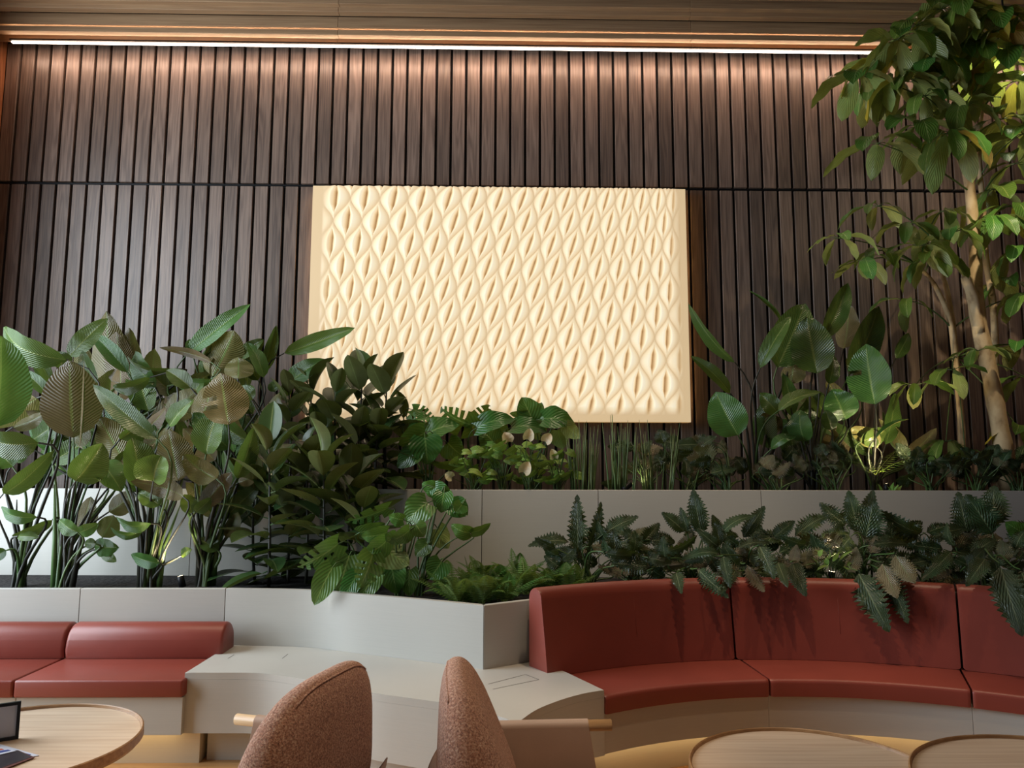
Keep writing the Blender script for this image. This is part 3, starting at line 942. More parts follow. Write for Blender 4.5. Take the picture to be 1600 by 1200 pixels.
# framed sign standing on the left table
sg = empty('framed_sign', PZ(-20, 1150, 0.55), 'black framed sign standing on the left round table', 'sign')
o = PZ(29.0, 1153, 0.551)
dirx = (o - PZ(-40, 1164, 0.551)); dirx.z = 0; dirx.normalize()
lean_ = Vector((-dirx.y, dirx.x, 0))
hgt = 0.128
def sp_(u, h_, d=0.0):                         # u metres left of the right edge, h_ up, d towards the viewer
    return o - dirx * u + Vector((0, 0, 1)) * h_ + lean_ * (0.02 * h_ / hgt) - lean_ * d
def slab(name, u0, u1, h0, h1, d0, d1, mat, parent):
    v = [sp_(u, h_, d) for d in (d0, d1) for (u, h_) in ((u0, h0), (u1, h0), (u1, h1), (u0, h1))]
    bm = bmesh.new(); bv = [bm.verts.new(p) for p in v]
    for q in ((0, 1, 2, 3), (7, 6, 5, 4), (0, 4, 5, 1), (1, 5, 6, 2), (2, 6, 7, 3), (3, 7, 4, 0)): bm.faces.new([bv[i] for i in q])
    return bm_obj(name, bm, mat, parent)
WF = 0.19
fb = 0.011
slab('frame_bar', 0, fb, 0, hgt, 0, 0.012, M['frame_black'], sg); slab('frame_bar', WF - fb, WF, 0, hgt, 0, 0.012, M['frame_black'], sg)
slab('frame_bar', fb, WF - fb, 0, fb, 0, 0.012, M['frame_black'], sg); slab('frame_bar', fb, WF - fb, hgt - fb, hgt, 0, 0.012, M['frame_black'], sg)
paper = slab('paper', fb, WF - fb, fb, hgt - fb, 0.002, 0.006, plain('white_paper', srgb(206, 208, 212), 0.5), sg)
ink = plain('black_ink', (0.01, 0.01, 0.012), 0.5)
slab('print_line', 0.078, 0.15, 0.070, 0.0725, 0.006, 0.0064, plain('grey_ink', (0.3, 0.3, 0.32), 0.5), paper)
slab('print_line', 0.079, 0.15, 0.062, 0.0645, 0.006, 0.0064, plain('grey_ink', (0.3, 0.3, 0.32), 0.5), paper)
slab('print_mark', 0.079, 0.10, 0.046, 0.054, 0.006, 0.0064, ink, paper)
slab('print_mark', 0.082, 0.105, 0.036, 0.042, 0.006, 0.0064, ink, paper)

# leaflets lying on the left table
def leaflet(name, corners, z, mats, label):
    c = [PZ(x, y, z) for x, y in corners]       # near-left, near-right, far-right, far-left
    t = empty(name, c[0], label, 'leaflet', 'leaflets on the left table')
    def at(u, v): return (c[0] * (1 - u) + c[1] * u) * (1 - v) + (c[3] * (1 - u) + c[2] * u) * v
    def patch(nm, u0, u1, v0, v1, dz, mat):
        b = [at(u0, v0), at(u1, v0), at(u1, v1), at(u0, v1)]
        top = [p + Vector((0, 0, dz)) for p in b]
        bm = bmesh.new(); bv = [bm.verts.new(p) for p in b + top]
        for q in ((3, 2, 1, 0), (4, 5, 6, 7), (0, 1, 5, 4), (1, 2, 6, 5), (2, 3, 7, 6), (3, 0, 4, 7)): bm.faces.new([bv[i] for i in q])
        return bm_obj(nm, bm, mat, t)
    patch('sheet', 0, 1, 0, 1, 0.002, mats[0])
    for k, (u0, u1, v0, v1, mt) in enumerate(mats[1]):
        patch('printed_area', u0, u1, v0, v1, 0.0026, mt)
    return t
blue = plain('blue_print', srgb(70, 84, 150), 0.4); orange = plain('orange_print', srgb(206, 96, 70), 0.4)
wht = plain('leaflet_white', srgb(214, 216, 228), 0.4); drk = plain('dark_photo_print', srgb(48, 40, 48), 0.4); mauve = plain('mauve_print', srgb(120, 104, 116), 0.4)
leaflet('leaflet', [(-60, 1196), (44, 1184), (61, 1181), (-20, 1158)], 0.551, (wht, [(0.2, 0.9, 0.25, 0.8, blue)]), 'white and blue leaflet lowest in the pile')
leaflet('leaflet', [(-90, 1240), (54, 1184), (28, 1173), (-70, 1180)], 0.5535, (plain('brown_edge', srgb(96, 48, 40), 0.5), [(0.04, 0.98, 0.1, 0.96, drk), (0.3, 0.95, 0.16, 0.5, mauve)]), 'leaflet with dark photo nearest the table edge')
leaflet('leaflet', [(-70, 1196), (25, 1174), (2, 1167), (-80, 1170)], 0.5565, (wht, [(0.3, 0.95, 0.15, 0.35, blue), (0.35, 0.9, 0.42, 0.6, orange), (0.35, 0.86, 0.68, 0.85, orange)]), 'white leaflet with orange and blue print on top')

# ------------------------------------------------------------------ small garden spotlights in the beds
def uplight(px, py, Y, zbase, h, tilt, e, label, ang_=55, target=None, r=0.022, colr=(1.0, 0.82, 0.5)):
    top = PY(px, py, Y)
    base = Vector((top.x, top.y, zbase))
    t = empty('spike_light', base, label, 'light', 'small spotlights among the plants')
    d = (Vector(target) - top).normalized() if target else Vector((0, 0, 1))
    tube('stem', [base, top - d * h], 0.008, M['metal_black'], t, 8)
    tube('housing', [top - d * h, top - d * 0.002, top], [r, r, r * 0.96], M['metal_black'], t, 16, cap=True)
    tube('lens', [top - d * 0.004, top + d * 0.0015], [r * 0.82, r * 0.82], emit('spike_lens', colr, 20.0), t, 16)
    lo = add_light('spike_light_beam', 'SPOT', top + d * 0.006, top + d, e, colr, spot_size=math.radians(ang_), spot_blend=0.6, shadow_soft_size=0.012)
    lo.parent = t; lo.location -= base
    return t
uplight(282, 901, 4.95, 0.75, 0.07, 0, 22, 'black cylindrical spotlight glowing among the left stalks', 80, tuple(PY(240, 700, 5.2)))
uplight(1385, 757, 5.75, 1.3, 0.06, 0, 40, 'small spotlight behind the lit fern, right of the panel', 100, tuple(PY(1370, 600, 6.1)))
uplight(1300, 893, 4.78, 0.75, 0.05, 0, 3, 'small spotlight under the toothed leaves above the curved sofa', 90, tuple(PY(1310, 800, 4.8)))
uplight(985, 756, 5.62, 1.3, 0.09, 0, 1.5, 'spotlight tilted among the reeds below the panel', 70, tuple(PY(1060, 690, 5.95)))
# ceiling spotlight half hidden by the tree top
cs = empty('ceiling_spotlight', PY(1569, 57, 5.9), 'small bright ceiling spotlight glinting through the tree top', 'light')
p0 = PY(1569, 57, 5.9)
tube('housing', [p0 + Vector((0.03, 0.03, 0.10)), p0], [0.03, 0.032], M['metal_black'], cs, 16)
tube('lens', [p0 + Vector((0.001, 0.001, 0.002)), p0 + Vector((-0.002, -0.002, -0.005))], [0.026, 0.026], emit('spot_lens', (1.0, 0.93, 0.86), 25.0), cs, 16)
tube('mount', [p0 + Vector((0.03, 0.03, 0.10)), p0 + Vector((0.03, 0.03, 0.5))], 0.008, M['metal_black'], cs, 8)
lo = add_light('ceiling_spotlight_beam', 'SPOT', p0 + Vector((-0.01, -0.01, -0.03)), p0 + Vector((-0.35, -0.1, -1.0)), 60, (1.0, 0.88, 0.7), spot_size=math.radians(95), spot_blend=0.7, shadow_soft_size=0.02)
lo.parent = cs; lo.location -= cs.location
# ================================================================== plants
rng = random.Random(11)
def U_(a, b): return rng.uniform(a, b)

def shape_w(shape, t):
    t = np.clip(t, 0, 1)
    if shape == 'bop':      return np.sin(np.pi * t ** 0.80) ** 0.68
    if shape == 'lance':    return np.sin(np.pi * t ** 0.85) ** 0.9
    if shape == 'ficus':    return np.where(t < 0.93, np.sin(np.pi * np.clip(t / 0.97, 0, 1) ** 0.95) ** 0.58, np.maximum(0.02, (1 - t) * 2.4))
    if shape == 'leaflet':  return np.sin(np.pi * t ** 1.12) ** 0.62
    if shape in ('heart', 'monstera'):
        return np.where(t < 0.22, 0.62 + 0.38 * np.sin(np.pi / 2 * t / 0.22), np.maximum(0.0, 1 - ((t - 0.22) / 0.78) ** 1.7) ** 0.8)
    if shape == 'serr':     return np.sin(np.pi * t ** 0.66) ** 0.75
    return np.sin(np.pi * t)

NL = {'bop': 12, 'lance': 8, 'ficus': 10, 'leaflet': 9, 'heart': 10, 'monstera': 30, 'serr': 26}
NW = {'bop': 3, 'lance': 1, 'ficus': 3, 'leaflet': 2, 'heart': 3, 'monstera': 4, 'serr': 2}

def leaf_geo(B, T, n, W, shape, bend=0.1, fold=0.15, cup=0.0, wave=0.0, tears=0, lag=0.9):
    B = np.array(B); T = np.array(T); n = np.array(n, dtype=float)
    L = T - B; ln = np.linalg.norm(L) + 1e-9; ax = L / ln
    n = n - ax * n.dot(ax); n /= (np.linalg.norm(n) + 1e-9)
    s = np.cross(ax, n)
    nl, nw = NL[shape], NW[shape]
    t = np.linspace(0, 1, nl + 1)
    arch = np.sin(np.pi * t ** lag)
    cen = B[None] + L[None] * t[:, None] + n[None] * (bend * ln * arch)[:, None]
    tan = np.gradient(cen, axis=0); tan /= np.linalg.norm(tan, axis=1)[:, None]
    nt = np.cross(s[None], tan); nt = np.cross(np.broadcast_to(s, tan.shape), tan)
    w = shape_w(shape, t) * W / 2
    ph = rng.uniform(0, 6.28)
    uu = np.linspace(-1, 1, 2 * nw + 1)
    wmat = np.repeat(w[:, None], 2 * nw + 1, 1)
    sweep_ = np.zeros_like(wmat)
    if shape == 'serr':
        tooth = np.where(np.arange(nl + 1) % 2 == 0, 1.0, 0.60 + 0.12 * math.sin(ph))
        tooth[-3:] = 1; tooth[0] = 1
        k = np.abs(uu)[None] ** 2
        wmat = wmat * (1 - k * (1 - tooth[:, None]))
        sweep_ = np.abs(uu)[None] * (0.10 * ln) * np.ones_like(wmat)
    if shape in ('heart', 'monstera'):
        back = np.clip(1 - t / 0.25, 0, 1)[:, None] * (np.abs(uu)[None] ** 1.3)
        sweep_ = -back * 0.20 * ln + np.abs(uu)[None] * 0.05 * ln
    au = np.abs(uu)[None]
    off = wmat * (math.sin(fold) * au + cup * au ** 2)
    if wave:
        off = off + wave * W * au * np.sin(t[:, None] * 17 + ph + (uu[None] > 0) * 1.9)
    V = cen[:, None, :] + s[None, None] * (uu[None] * wmat * math.cos(fold))[..., None] + nt[:, None, :] * off[..., None] + tan[:, None, :] * sweep_[..., None]
    m = 2 * nw + 1
    faces = []
    cut = set()
    if shape == 'monstera':
        for side in (0, 1):
            for i in range(5, 27, 5):
                if rng.random() < 0.85:
                    cut.add((i + (side * 2) % 3, side)); cut.add((i + 1 + (side * 2) % 3, side))
    if shape == 'bop' and tears:
        for _ in range(tears): cut.add((rng.randint(3, nl - 3), rng.randint(0, 1)))
    for i in range(nl):
        for k in range(m - 1):
            side = 0 if k < nw else 1
            if (i, side) in cut:
                depth = k if side == 0 else (m - 2 - k)
                if shape == 'monstera' and depth < 3: continue
                if shape == 'bop' and depth < 2: continue
            faces.append((i * m + k, i * m + k + 1, (i + 1) * m + k + 1, (i + 1) * m + k))
    uv = np.stack([np.broadcast_to(uu[None], wmat.shape), np.broadcast_to(t[:, None], wmat.shape)], -1).reshape(-1, 2)
    return V.reshape(-1, 3), faces, uv

def leaf(plant, B, T, n, W, shape, mat, name='leaf', **kw):
    v, f, uv = leaf_geo(B, T, n, W, shape, **kw)
    return mesh_obj(name, v.tolist(), f, mat, plant, smooth=True, uvs=uv)

VIEW = lambda p: (CAM - Vector(p)).normalized()
def rot_about(v, axis, a): return Matrix.Rotation(a, 3, axis) @ v

def stalk(plant, leafbase, leafdir, root, r=0.007, mat='stalk', name='stalk', pull=0.3, n=9):
    """leaf stalk: leaves the root upward and runs into the blade"""
    p0, p3 = Vector(root), Vector(leafbase)
    d = (p3 - p0).length
    p1 = p0 + Vector((0, 0, d * 0.45)) + (p3 - p0) * 0.12
    p2 = p3 - Vector(leafdir).normalized() * d * pull
    pts = [p0 * (1 - t) ** 3 + p1 * 3 * t * (1 - t) ** 2 + p2 * 3 * t * t * (1 - t) + p3 * t ** 3 for t in [i / (n - 1) for i in range(n)]]
    return tube(name, pts, [r * (1.7 - 1.0 * i / (n - 1)) for i in range(n)], M[mat], plant, 6, cap=False)

def hl(plant, bx, by, tx, ty, w, Y, phi=0, dT=0.0, bend=0.08, fold=0.2, shape='bop', mat='bop', root=None, sr=0.006, smat='stalk', wave=0.03, tears=0, pull=0.3, cup=0.0):
    """leaf placed by the pixels of its base and tip at distance Y; phi turns it about its own axis (0: upper side to the viewer, 180: underside)"""
    B, T = PY(bx, by, Y), PY(tx, ty, Y + dT)
    ax = (T - B).normalized()
    n = rot_about(VIEW((B + T) / 2), ax, math.radians(phi))
    W = w / F * Y * (1.18 if shape == 'serr' else 1.0)
    leaf(plant, B, T, n, W, shape, M[mat], bend=bend, fold=fold, wave=wave, tears=tears, cup=cup)
    if root is not None:
        d0 = ax + n * bend * 2.0
        stalk(plant, B, d0, root, sr, smat, pull=pull)

# ------------------------------------------------------------------ bird of paradise, left
def clump(px, py, Y, z, label, name='bird_of_paradise', group='bird of paradise plants'):
    p = PY(px, py, Y)
    return empty(name, (p.x, Y, z), label, 'plant', group)
def root_of(pl, sx=0.03): 
    return Vector(pl.location) + Vector((U_(-sx, sx), U_(-sx, sx), -0.02))
ZLs, ZUs = ZL - 0.05, ZU - 0.06
bA = clump(30, 915, 5.05, ZLs, 'bird of paradise at the far left edge with one huge rounded green leaf')
bB = clump(96, 915, 4.92, ZLs, 'bird of paradise with a broad brown-backed upright leaf, thick dark stems')
bC = clump(232, 915, 5.00, ZLs, 'bird of paradise with a pale green blade slanting up to the left')
bD = clump(318, 915, 5.08, ZLs, 'bird of paradise with striped brown-backed leaf, beside the glowing spotlight')
bE = clump(130, 760, 5.95, ZUs, 'bird of paradise in the back planter with dark ribbed leaves against the slats')
bF = clump(345, 760, 5.95, ZUs, 'bird of paradise in the back planter whose leaf tip points up right')
bG = clump(425, 740, 6.05, ZUs, 'bird of paradise crossing the left edge of the glowing panel')
def BL(pl, *a, **k):
    k.setdefault('root', root_of(pl)); k.setdefault('smat', rng.choice(('stalk', 'stalk_dark', 'stalk_dark'))); k.setdefault('sr', U_(0.006, 0.009))
    hl(pl, *a, **k)
# far left
BL(bA, -8, 668, 2, 524, 82, 4.9, phi=15, bend=0.06, cup=0.15)
BL(bA, 58, 622, -14, 668, 52, 5.1, phi=170, bend=0.05, fold=0.3)
BL(bA, 75, 618, 33, 578, 22, 5.3, phi=20, bend=0.1)
BL(bA, 60, 692, -20, 684, 50, 4.85, phi=-30, bend=0.16)
BL(bA, 20, 730, -15, 694, 44, 5.0, phi=10)
BL(bA, 5, 772, 84, 704, 34, 4.95, phi=25, bend=0.1)
BL(bA, 22, 722, 44, 698, 20, 5.1, phi=0)
BL(bA, 75, 650, 40, 632, 26, 5.15, phi=-150, fold=0.4)
BL(bA, 20, 668, 70, 645, 26, 5.0, phi=150, fold=0.4)
BL(bA, 58, 808, 2, 792, 24, 4.88, phi=-35, bend=0.22)
BL(bA, 82, 812, 18, 838, 22, 4.95, phi=-40, bend=0.1)
BL(bA, 28, 838, 61, 840, 17, 4.92, phi=-20)
BL(bA, 10, 860, -15, 872, 20, 4.9, phi=0)
BL(bA, 80, 600, 46, 545, 20, 5.3, phi=20)
# second clump
BL(bB, 115, 684, 108, 562, 88, 5.0, phi=172, bend=-0.05, fold=0.18, wave=0.015)
BL(bB, 104, 562, 6, 511, 50, 5.15, phi=-35, bend=0.24, fold=0.1)
BL(bB, 108, 557, 169, 497, 32, 5.3, phi=-10, bend=0.1)
BL(bB, 97, 575, 88, 548, 34, 5.2, phi=20)
BL(bB, 150, 600, 128, 548, 26, 5.25, phi=-30)
BL(bB, 118, 752, 160, 692, 58, 4.88, phi=20, bend=0.08, fold=0.35)
BL(bB, 155, 722, 190, 768, 44, 5.0, phi=-20, bend=0.12)
BL(bB, 124, 700, 131, 560, 8, 4.9, phi=60, fold=1.2, bend=0.0)
BL(bB, 122, 832, 92, 812, 26, 4.86, phi=-30, bend=0.1)
BL(bB, 122, 832, 154, 818, 22, 4.86, phi=20, bend=0.12)
BL(bB, 150, 850, 132, 848, 16, 4.86, phi=0)
BL(bB, 148, 852, 186, 856, 30, 4.9, phi=20, bend=0.1)
BL(bB, 160, 862, 182, 878, 16, 4.9, phi=10)
BL(bB, 118, 838, 142, 776, 38, 5.25, phi=150)
BL(bB, 170, 800, 210, 770, 36, 5.3, phi=160)
BL(bB, 160, 840, 178, 805, 34, 5.3, phi=170)
# third clump: pale blade and the warm lit leaves
BL(bC, 246, 686, 145, 601, 34, 4.82, phi=-12, bend=0.06, fold=0.22)
BL(bC, 197, 728, 152, 650, 54, 5.1, phi=165, bend=0.05)
BL(bC, 188, 686, 220, 658, 26, 5.05, phi=30, fold=0.4)
BL(bC, 214, 760, 206, 684, 56, 5.0, phi=28, bend=0.1, cup=0.2)
BL(bC, 278, 752, 262, 670, 58, 5.06, phi=165, bend=0.04)
BL(bC, 240, 752, 252, 712, 52, 4.9, phi=-20, bend=0.16, cup=0.5)
BL(bC, 286, 776, 204, 752, 34, 4.88, phi=160, bend=0.16, fold=0.1)
BL(bC, 265, 666, 303, 624, 34, 5.15, phi=-40, fold=0.4)
BL(bC, 236, 818, 182, 807, 26, 4.9, phi=-50, bend=0.22)
BL(bC, 222, 832, 172, 824, 18, 4.98, phi=-50, bend=0.2)
BL(bC, 250, 790, 216, 770, 30, 4.95, phi=20)
BL(bC, 234, 590, 178, 606, 22, 5.3, phi=-30, bend=0.2)
BL(bC, 250, 880, 205, 866, 24, 4.95, phi=-30, bend=0.1)
BL(bC, 283, 868, 300, 858, 16, 4.98, phi=-30, bend=0.1)
BL(bC, 298, 606, 260, 578, 30, 5.3, phi=20)
# fourth clump
BL(bD, 357, 664, 344, 582, 72, 5.02, phi=172, bend=0.0, fold=0.15, wave=0.05, tears=2)
BL(bD, 322, 710, 342, 643, 54, 5.1, phi=-30, fold=0.35)
BL(bD, 338, 748, 286, 710, 42, 4.95, phi=-160, bend=0.14, fold=0.3)
BL(bD, 370, 748, 398, 666, 34, 5.05, phi=20, fold=0.4)
BL(bD, 312, 792, 362, 738, 34, 5.0, phi=165, bend=0.06)
BL(bD, 300, 802, 288, 772, 26, 4.95, phi=10, bend=0.1)
BL(bD, 305, 800, 330, 778, 22, 4.95, phi=20, bend=0.1)
BL(bD, 372, 755, 404, 738, 22, 5.1, phi=160)
BL(bD, 312, 660, 330, 600, 52, 5.25, phi=155)
BL(bD, 262, 655, 306, 608, 46, 5.3, phi=165)
BL(bD, 394, 625, 375, 603, 26, 5.2, phi=20)
BL(bD, 340, 860, 310, 842, 26, 5.05, phi=20)
BL(bD, 352, 840, 372, 800, 26, 5.1, phi=150)
# back planter left
BL(bE, 166, 606, 166, 486, 56, 5.75, phi=160, bend=0.05, fold=0.3, wave=0.04)
BL(bE, 186, 600, 182, 517, 44, 5.7, phi=168, fold=0.25)
BL(bE, 214, 590, 202, 512, 34, 5.75, phi=-165, fold=0.4, wave=0.05, tears=2)
BL(bE, 200, 582, 144, 520, 28, 5.6, phi=10, fold=0.3)
BL(bE, 222, 600, 176, 604, 24, 5.6, phi=-30, bend=0.2)
BL(bE, 272, 576, 198, 556, 18, 5.65, phi=-50, bend=0.22)
BL(bE, 330, 566, 248, 543, 16, 5.65, phi=150, bend=0.1)
BL(bE, 85, 620, 52, 560, 24, 5.8, phi=20)
BL(bF, 290, 556, 392, 475, 34, 5.75, phi=-25, bend=0.03, fold=0.4)
BL(bF, 332, 588, 366, 516, 66, 5.7, phi=165, fold=0.3)
BL(bF, 372, 592, 372, 558, 46, 5.65, phi=168, fold=0.2)
BL(bF, 300, 548, 296, 530, 18, 5.75, phi=10)
BL(bF, 375, 560, 412, 530, 24, 5.8, phi=-20, fold=0.5)
BL(bF, 335, 560, 330, 512, 30, 5.85, phi=20)
BL(bF, 275, 600, 350, 596, 26, 5.7, phi=30)
BL(bG, 444, 552, 555, 512, 32, 5.95, phi=-10, bend=-0.05, fold=0.5)
BL(bG, 448, 602, 507, 561, 34, 5.9, phi=-20, bend=0.1, fold=0.3)
BL(bG, 408, 585, 432, 508, 26, 5.95, phi=20, fold=0.6, bend=0.02)
BL(bG, 380, 560, 412, 530, 20, 5.9, phi=30, fold=0.4)
BL(bG, 430, 612, 424, 596, 18, 5.9, phi=0)
BL(bG, 394, 622, 378, 602, 26, 5.7, phi=0)
BL(bG, 440, 620, 452, 588, 24, 5.9, phi=40)
# deep foliage that closes the gaps of the left beds
def fill_bop(pl, x0, x1, y0, y1, Y0, Y1, n, wmin=26, wmax=46):
    for _ in range(n):
        x, y, Y = U_(x0, x1), U_(y0, y1), U_(Y0, Y1)
        a = U_(-1.1, 1.1); l = U_(50, 85)
        BL(pl, x, y, x + math.sin(a) * l, y - math.cos(a) * l, U_(wmin, wmax), Y, phi=rng.choice((U_(-50, 50), U_(-50, 50), U_(130, 230))), bend=U_(0.02, 0.16), fold=U_(0.1, 0.4))
fill_bop(bE, 120, 260, 600, 740, 5.65, 6.1, 30)
fill_bop(bF, 260, 420, 590, 740, 5.65, 6.1, 36)
fill_bop(bC, 190, 290, 680, 780, 5.15, 5.4, 12)
fill_bop(bD, 300, 400, 680, 810, 5.15, 5.4, 14)
fill_bop(bB, 130, 200, 690, 770, 5.15, 5.4, 5)
fill_bop(bE, 40, 140, 680, 745, 5.7, 6.1, 6)
# thick stems of the clumps at the rim
for pl, xs in ((bB, (-0.07, -0.02, 0.05, 0.12)), (bC, (-0.08, -0.02, 0.04, 0.1)), (bD, (-0.05, 0.03, 0.09)), (bA, (-0.05, 0.04))):
    b = Vector(pl.location)
    for dx in xs:
        h = U_(0.5, 0.75)
        tube('stem', [b + Vector((dx * 0.6, U_(-0.03, 0.03), -0.02)), b + Vector((dx * 0.9, 0, h * 0.5)), b + Vector((dx * 1.7, U_(-0.03, 0.05), h))],
             [0.021, 0.015, 0.003], M[rng.choice(('stalk_dark', 'stalk_dark', 'stalk'))], pl, 8)

# ------------------------------------------------------------------ rubber plants
def rubber(px, pyb, pyt, Y, zb, label, n=16, size=1.0, lean=0.0, seed=0, up=0.9):
    base = PY(px, pyb, Y); base.z = zb
    top = PY(px + lean, pyt, Y)
    pl = empty('rubber_plant', base, label, 'plant', 'rubber plants')
    mid = (base + top) / 2 + Vector((U_(-0.03, 0.03), 0, 0))
    pts = bez(base - Vector((0, 0, 0.03)), mid, top, 8)
    tube('stem', pts, [0.012 - 0.006 * i / 7 for i in range(8)], M['stalk_dark'], pl, 7)
    H = (top - base).length
    a0 = U_(0, 6.28)
    for k in range(n):
        f = 1 - (k / (n - 1)) * 0.88
        p = pts[0].lerp(pts[-1], f) if True else None
        p = base.lerp(top, f) + (mid - (base + top) / 2) * (4 * f * (1 - f)) * 0.5
        a = a0 + k * 2.4 + U_(-0.3, 0.3)
        el = math.radians((72 - 85 * (k / (n - 1)) ** 0.7) * up + U_(-14, 14))
        L = size * U_(0.24, 0.36) * (0.8 if k < 2 else 1)
        d = Vector((math.cos(a) * math.cos(el), math.sin(a) * math.cos(el), math.sin(el)))
        st = p + d * 0.045
        tube('stalk', [p, st], [0.0045, 0.0035], M['stalk'], pl, 5, cap=False)
        nrm = Vector((0, 0, 1)) - d * d.z
        if nrm.length < 0.2: nrm = -Vector((math.cos(a), math.sin(a), 0))
        if el > 0.9: nrm = Vector((-math.cos(a), -math.sin(a), 0.4))
        leaf(pl, st, st + d * L, nrm, L * U_(0.52, 0.66), 'ficus', M['ficus'], bend=U_(0.0, 0.10), fold=U_(0.12, 0.45), cup=U_(0, 0.15))
    spike = tube('leaf_sheath', [top, top + Vector((U_(-0.01, 0.01), 0, 0.045)), top + Vector((U_(-0.015, 0.015), 0, 0.09))], [0.006, 0.0045, 0.0008], M['spathe'] if False else M['stalk'], pl, 6)
    return pl
ZB_ = ZLs
rubber(420, 915, 702, 5.02, ZB_, 'leftmost tall rubber plant of the front bed, beside the paddle leaves', 20, 1.05)
rubber(398, 915, 760, 5.25, ZB_, 'shorter rubber plant just behind the leftmost rubber plant of the front bed', 14, 1.0)
rubber(478, 915, 716, 5.2, ZB_, 'rubber plant at the back of the front bed, left of the middle rubber plant', 20, 1.05)
rubber(505, 915, 722, 4.98, ZB_, 'tall middle rubber plant nearest the rim of the front bed', 20, 1.05)
rubber(548, 915, 752, 5.12, ZB_, 'rightmost tall rubber plant of the front bed, behind the monstera', 18, 1.05)
rubber(566, 915, 790, 4.95, ZB_, 'low rubber plant partly covered by the front monstera leaves', 12, 1.0)
rubber(450, 915, 790, 5.2, ZB_, 'low dark rubber plant between the leftmost and middle front ones', 14, 1.0)
rubber(452, 765, 622, 5.8, ZUs, 'leftmost rubber plant of the back bed, left of the panel edge', 16, 0.95)
rubber(486, 765, 600, 5.9, ZUs, 'rubber plant of the back bed standing before the left panel edge', 18, 0.95)
rubber(524, 765, 612, 5.75, ZUs, 'back bed rubber plant third from left before the panel', 18, 0.95)
rubber(566, 765, 592, 5.85, ZUs, 'tallest rubber plant overlapping the lower left of the panel', 20, 1.0)
rubber(604, 765, 606, 5.8, ZUs, 'rightmost tall rubber plant before the lower left of the panel', 18, 1.0)
rubber(632, 765, 662, 5.95, ZUs, 'small rubber plant beside the round monstera leaves', 12, 0.9)
rubber(590, 765, 672, 5.65, ZUs, 'low back bed rubber plant under the rightmost tall one', 12, 0.95)
rubber(500, 765, 680, 5.65, ZUs, 'dark rubber plant low in the middle of the back bed', 14, 0.95)
rubber(560, 765, 690, 5.62, ZUs, 'dark rubber plant at the planter rim behind the front group', 14, 0.95)

# ------------------------------------------------------------------ monstera, lower bed
mA = clump(560, 915, 4.75, ZLs, 'monstera hanging over the rim with a long pointed front leaf', 'monstera', 'monstera plants')
mB = clump(625, 915, 4.70, ZLs, 'monstera with bright yellow-green leaf cluster in the middle', 'monstera', 'monstera plants')
mC = clump(655, 920, 4.72, ZLs, 'monstera with tall arching leaf rising before the back planter', 'monstera', 'monstera plants')
def ML(pl, *a, **k):
    k.setdefault('root', root_of(pl)); k.setdefault('shape', 'heart'); k.setdefault('mat', 'monstera'); k.setdefault('wave', 0.03); k.setdefault('sr', 0.0045)
    hl(pl, *a, **k)
ML(mA, 528, 850, 468, 885, 42, 4.55, phi=-20, bend=0.12, shape='monstera')
ML(mA, 520, 886, 492, 943, 40, 4.5, phi=10, bend=0.1)
ML(mA, 546, 868, 530, 924, 52, 4.58, phi=10, bend=0.08)
ML(mA, 582, 866, 563, 916, 48, 4.5, phi=-15, bend=0.12, shape='monstera')
ML(mA, 560, 896, 536, 939, 34, 4.55, phi=20)
ML(mA, 588, 898, 559, 940, 34, 4.53, phi=10)
ML(mA, 606, 794, 541, 815, 26, 4.72, phi=-25, bend=0.06, shape='monstera')
ML(mB, 598, 856, 638, 882, 50, 4.6, phi=165, bend=0.05)
ML(mB, 603, 846, 572, 864, 40, 4.55, phi=-30, bend=0.14)
ML(mB, 605, 832, 566, 838, 32, 4.6, phi=-25, bend=0.12)
ML(mB, 620, 836, 605, 846, 26, 4.55, phi=-20, bend=0.1)
ML(mB, 640, 828, 612, 844, 30, 4.55, phi=-30, bend=0.14)
ML(mB, 650, 820, 662, 838, 28, 4.57, phi=0, bend=0.1)
ML(mB, 630, 812, 608, 806, 26, 4.6, phi=-30, bend=0.1)
ML(mB, 612, 884, 620, 926, 44, 4.62, phi=10)
ML(mB, 640, 890, 640, 930, 36, 4.66, phi=20)
ML(mB, 562, 832, 600, 818, 30, 4.68, phi=30)
ML(mC, 668, 786, 636, 816, 50, 4.7, phi=20, bend=0.15)
ML(mC, 690, 764, 660, 756, 34, 4.85, phi=-30, bend=0.12)
ML(mC, 680, 762, 706, 778, 30, 4.8, phi=10, bend=0.12)
ML(mC, 694, 770, 690, 800, 34, 4.75, phi=10, bend=0.14)
ML(mC, 706, 788, 730, 804, 36, 4.75, phi=-10, bend=0.14)
ML(mC, 722, 788, 712, 800, 26, 4.7, phi=-10, bend=0.14)
ML(mC, 735, 832, 706, 820, 28, 4.65, phi=-30, bend=0.2)
ML(mC, 736, 832, 766, 818, 18, 4.65, phi=30, bend=0.15)
ML(mC, 690, 878, 672, 904, 40, 4.58, phi=0, bend=0.1)
ML(mC, 684, 826, 700, 856, 40, 4.85, phi=150)
ML(mC, 668, 850, 650, 868, 30, 4.7, phi=20)

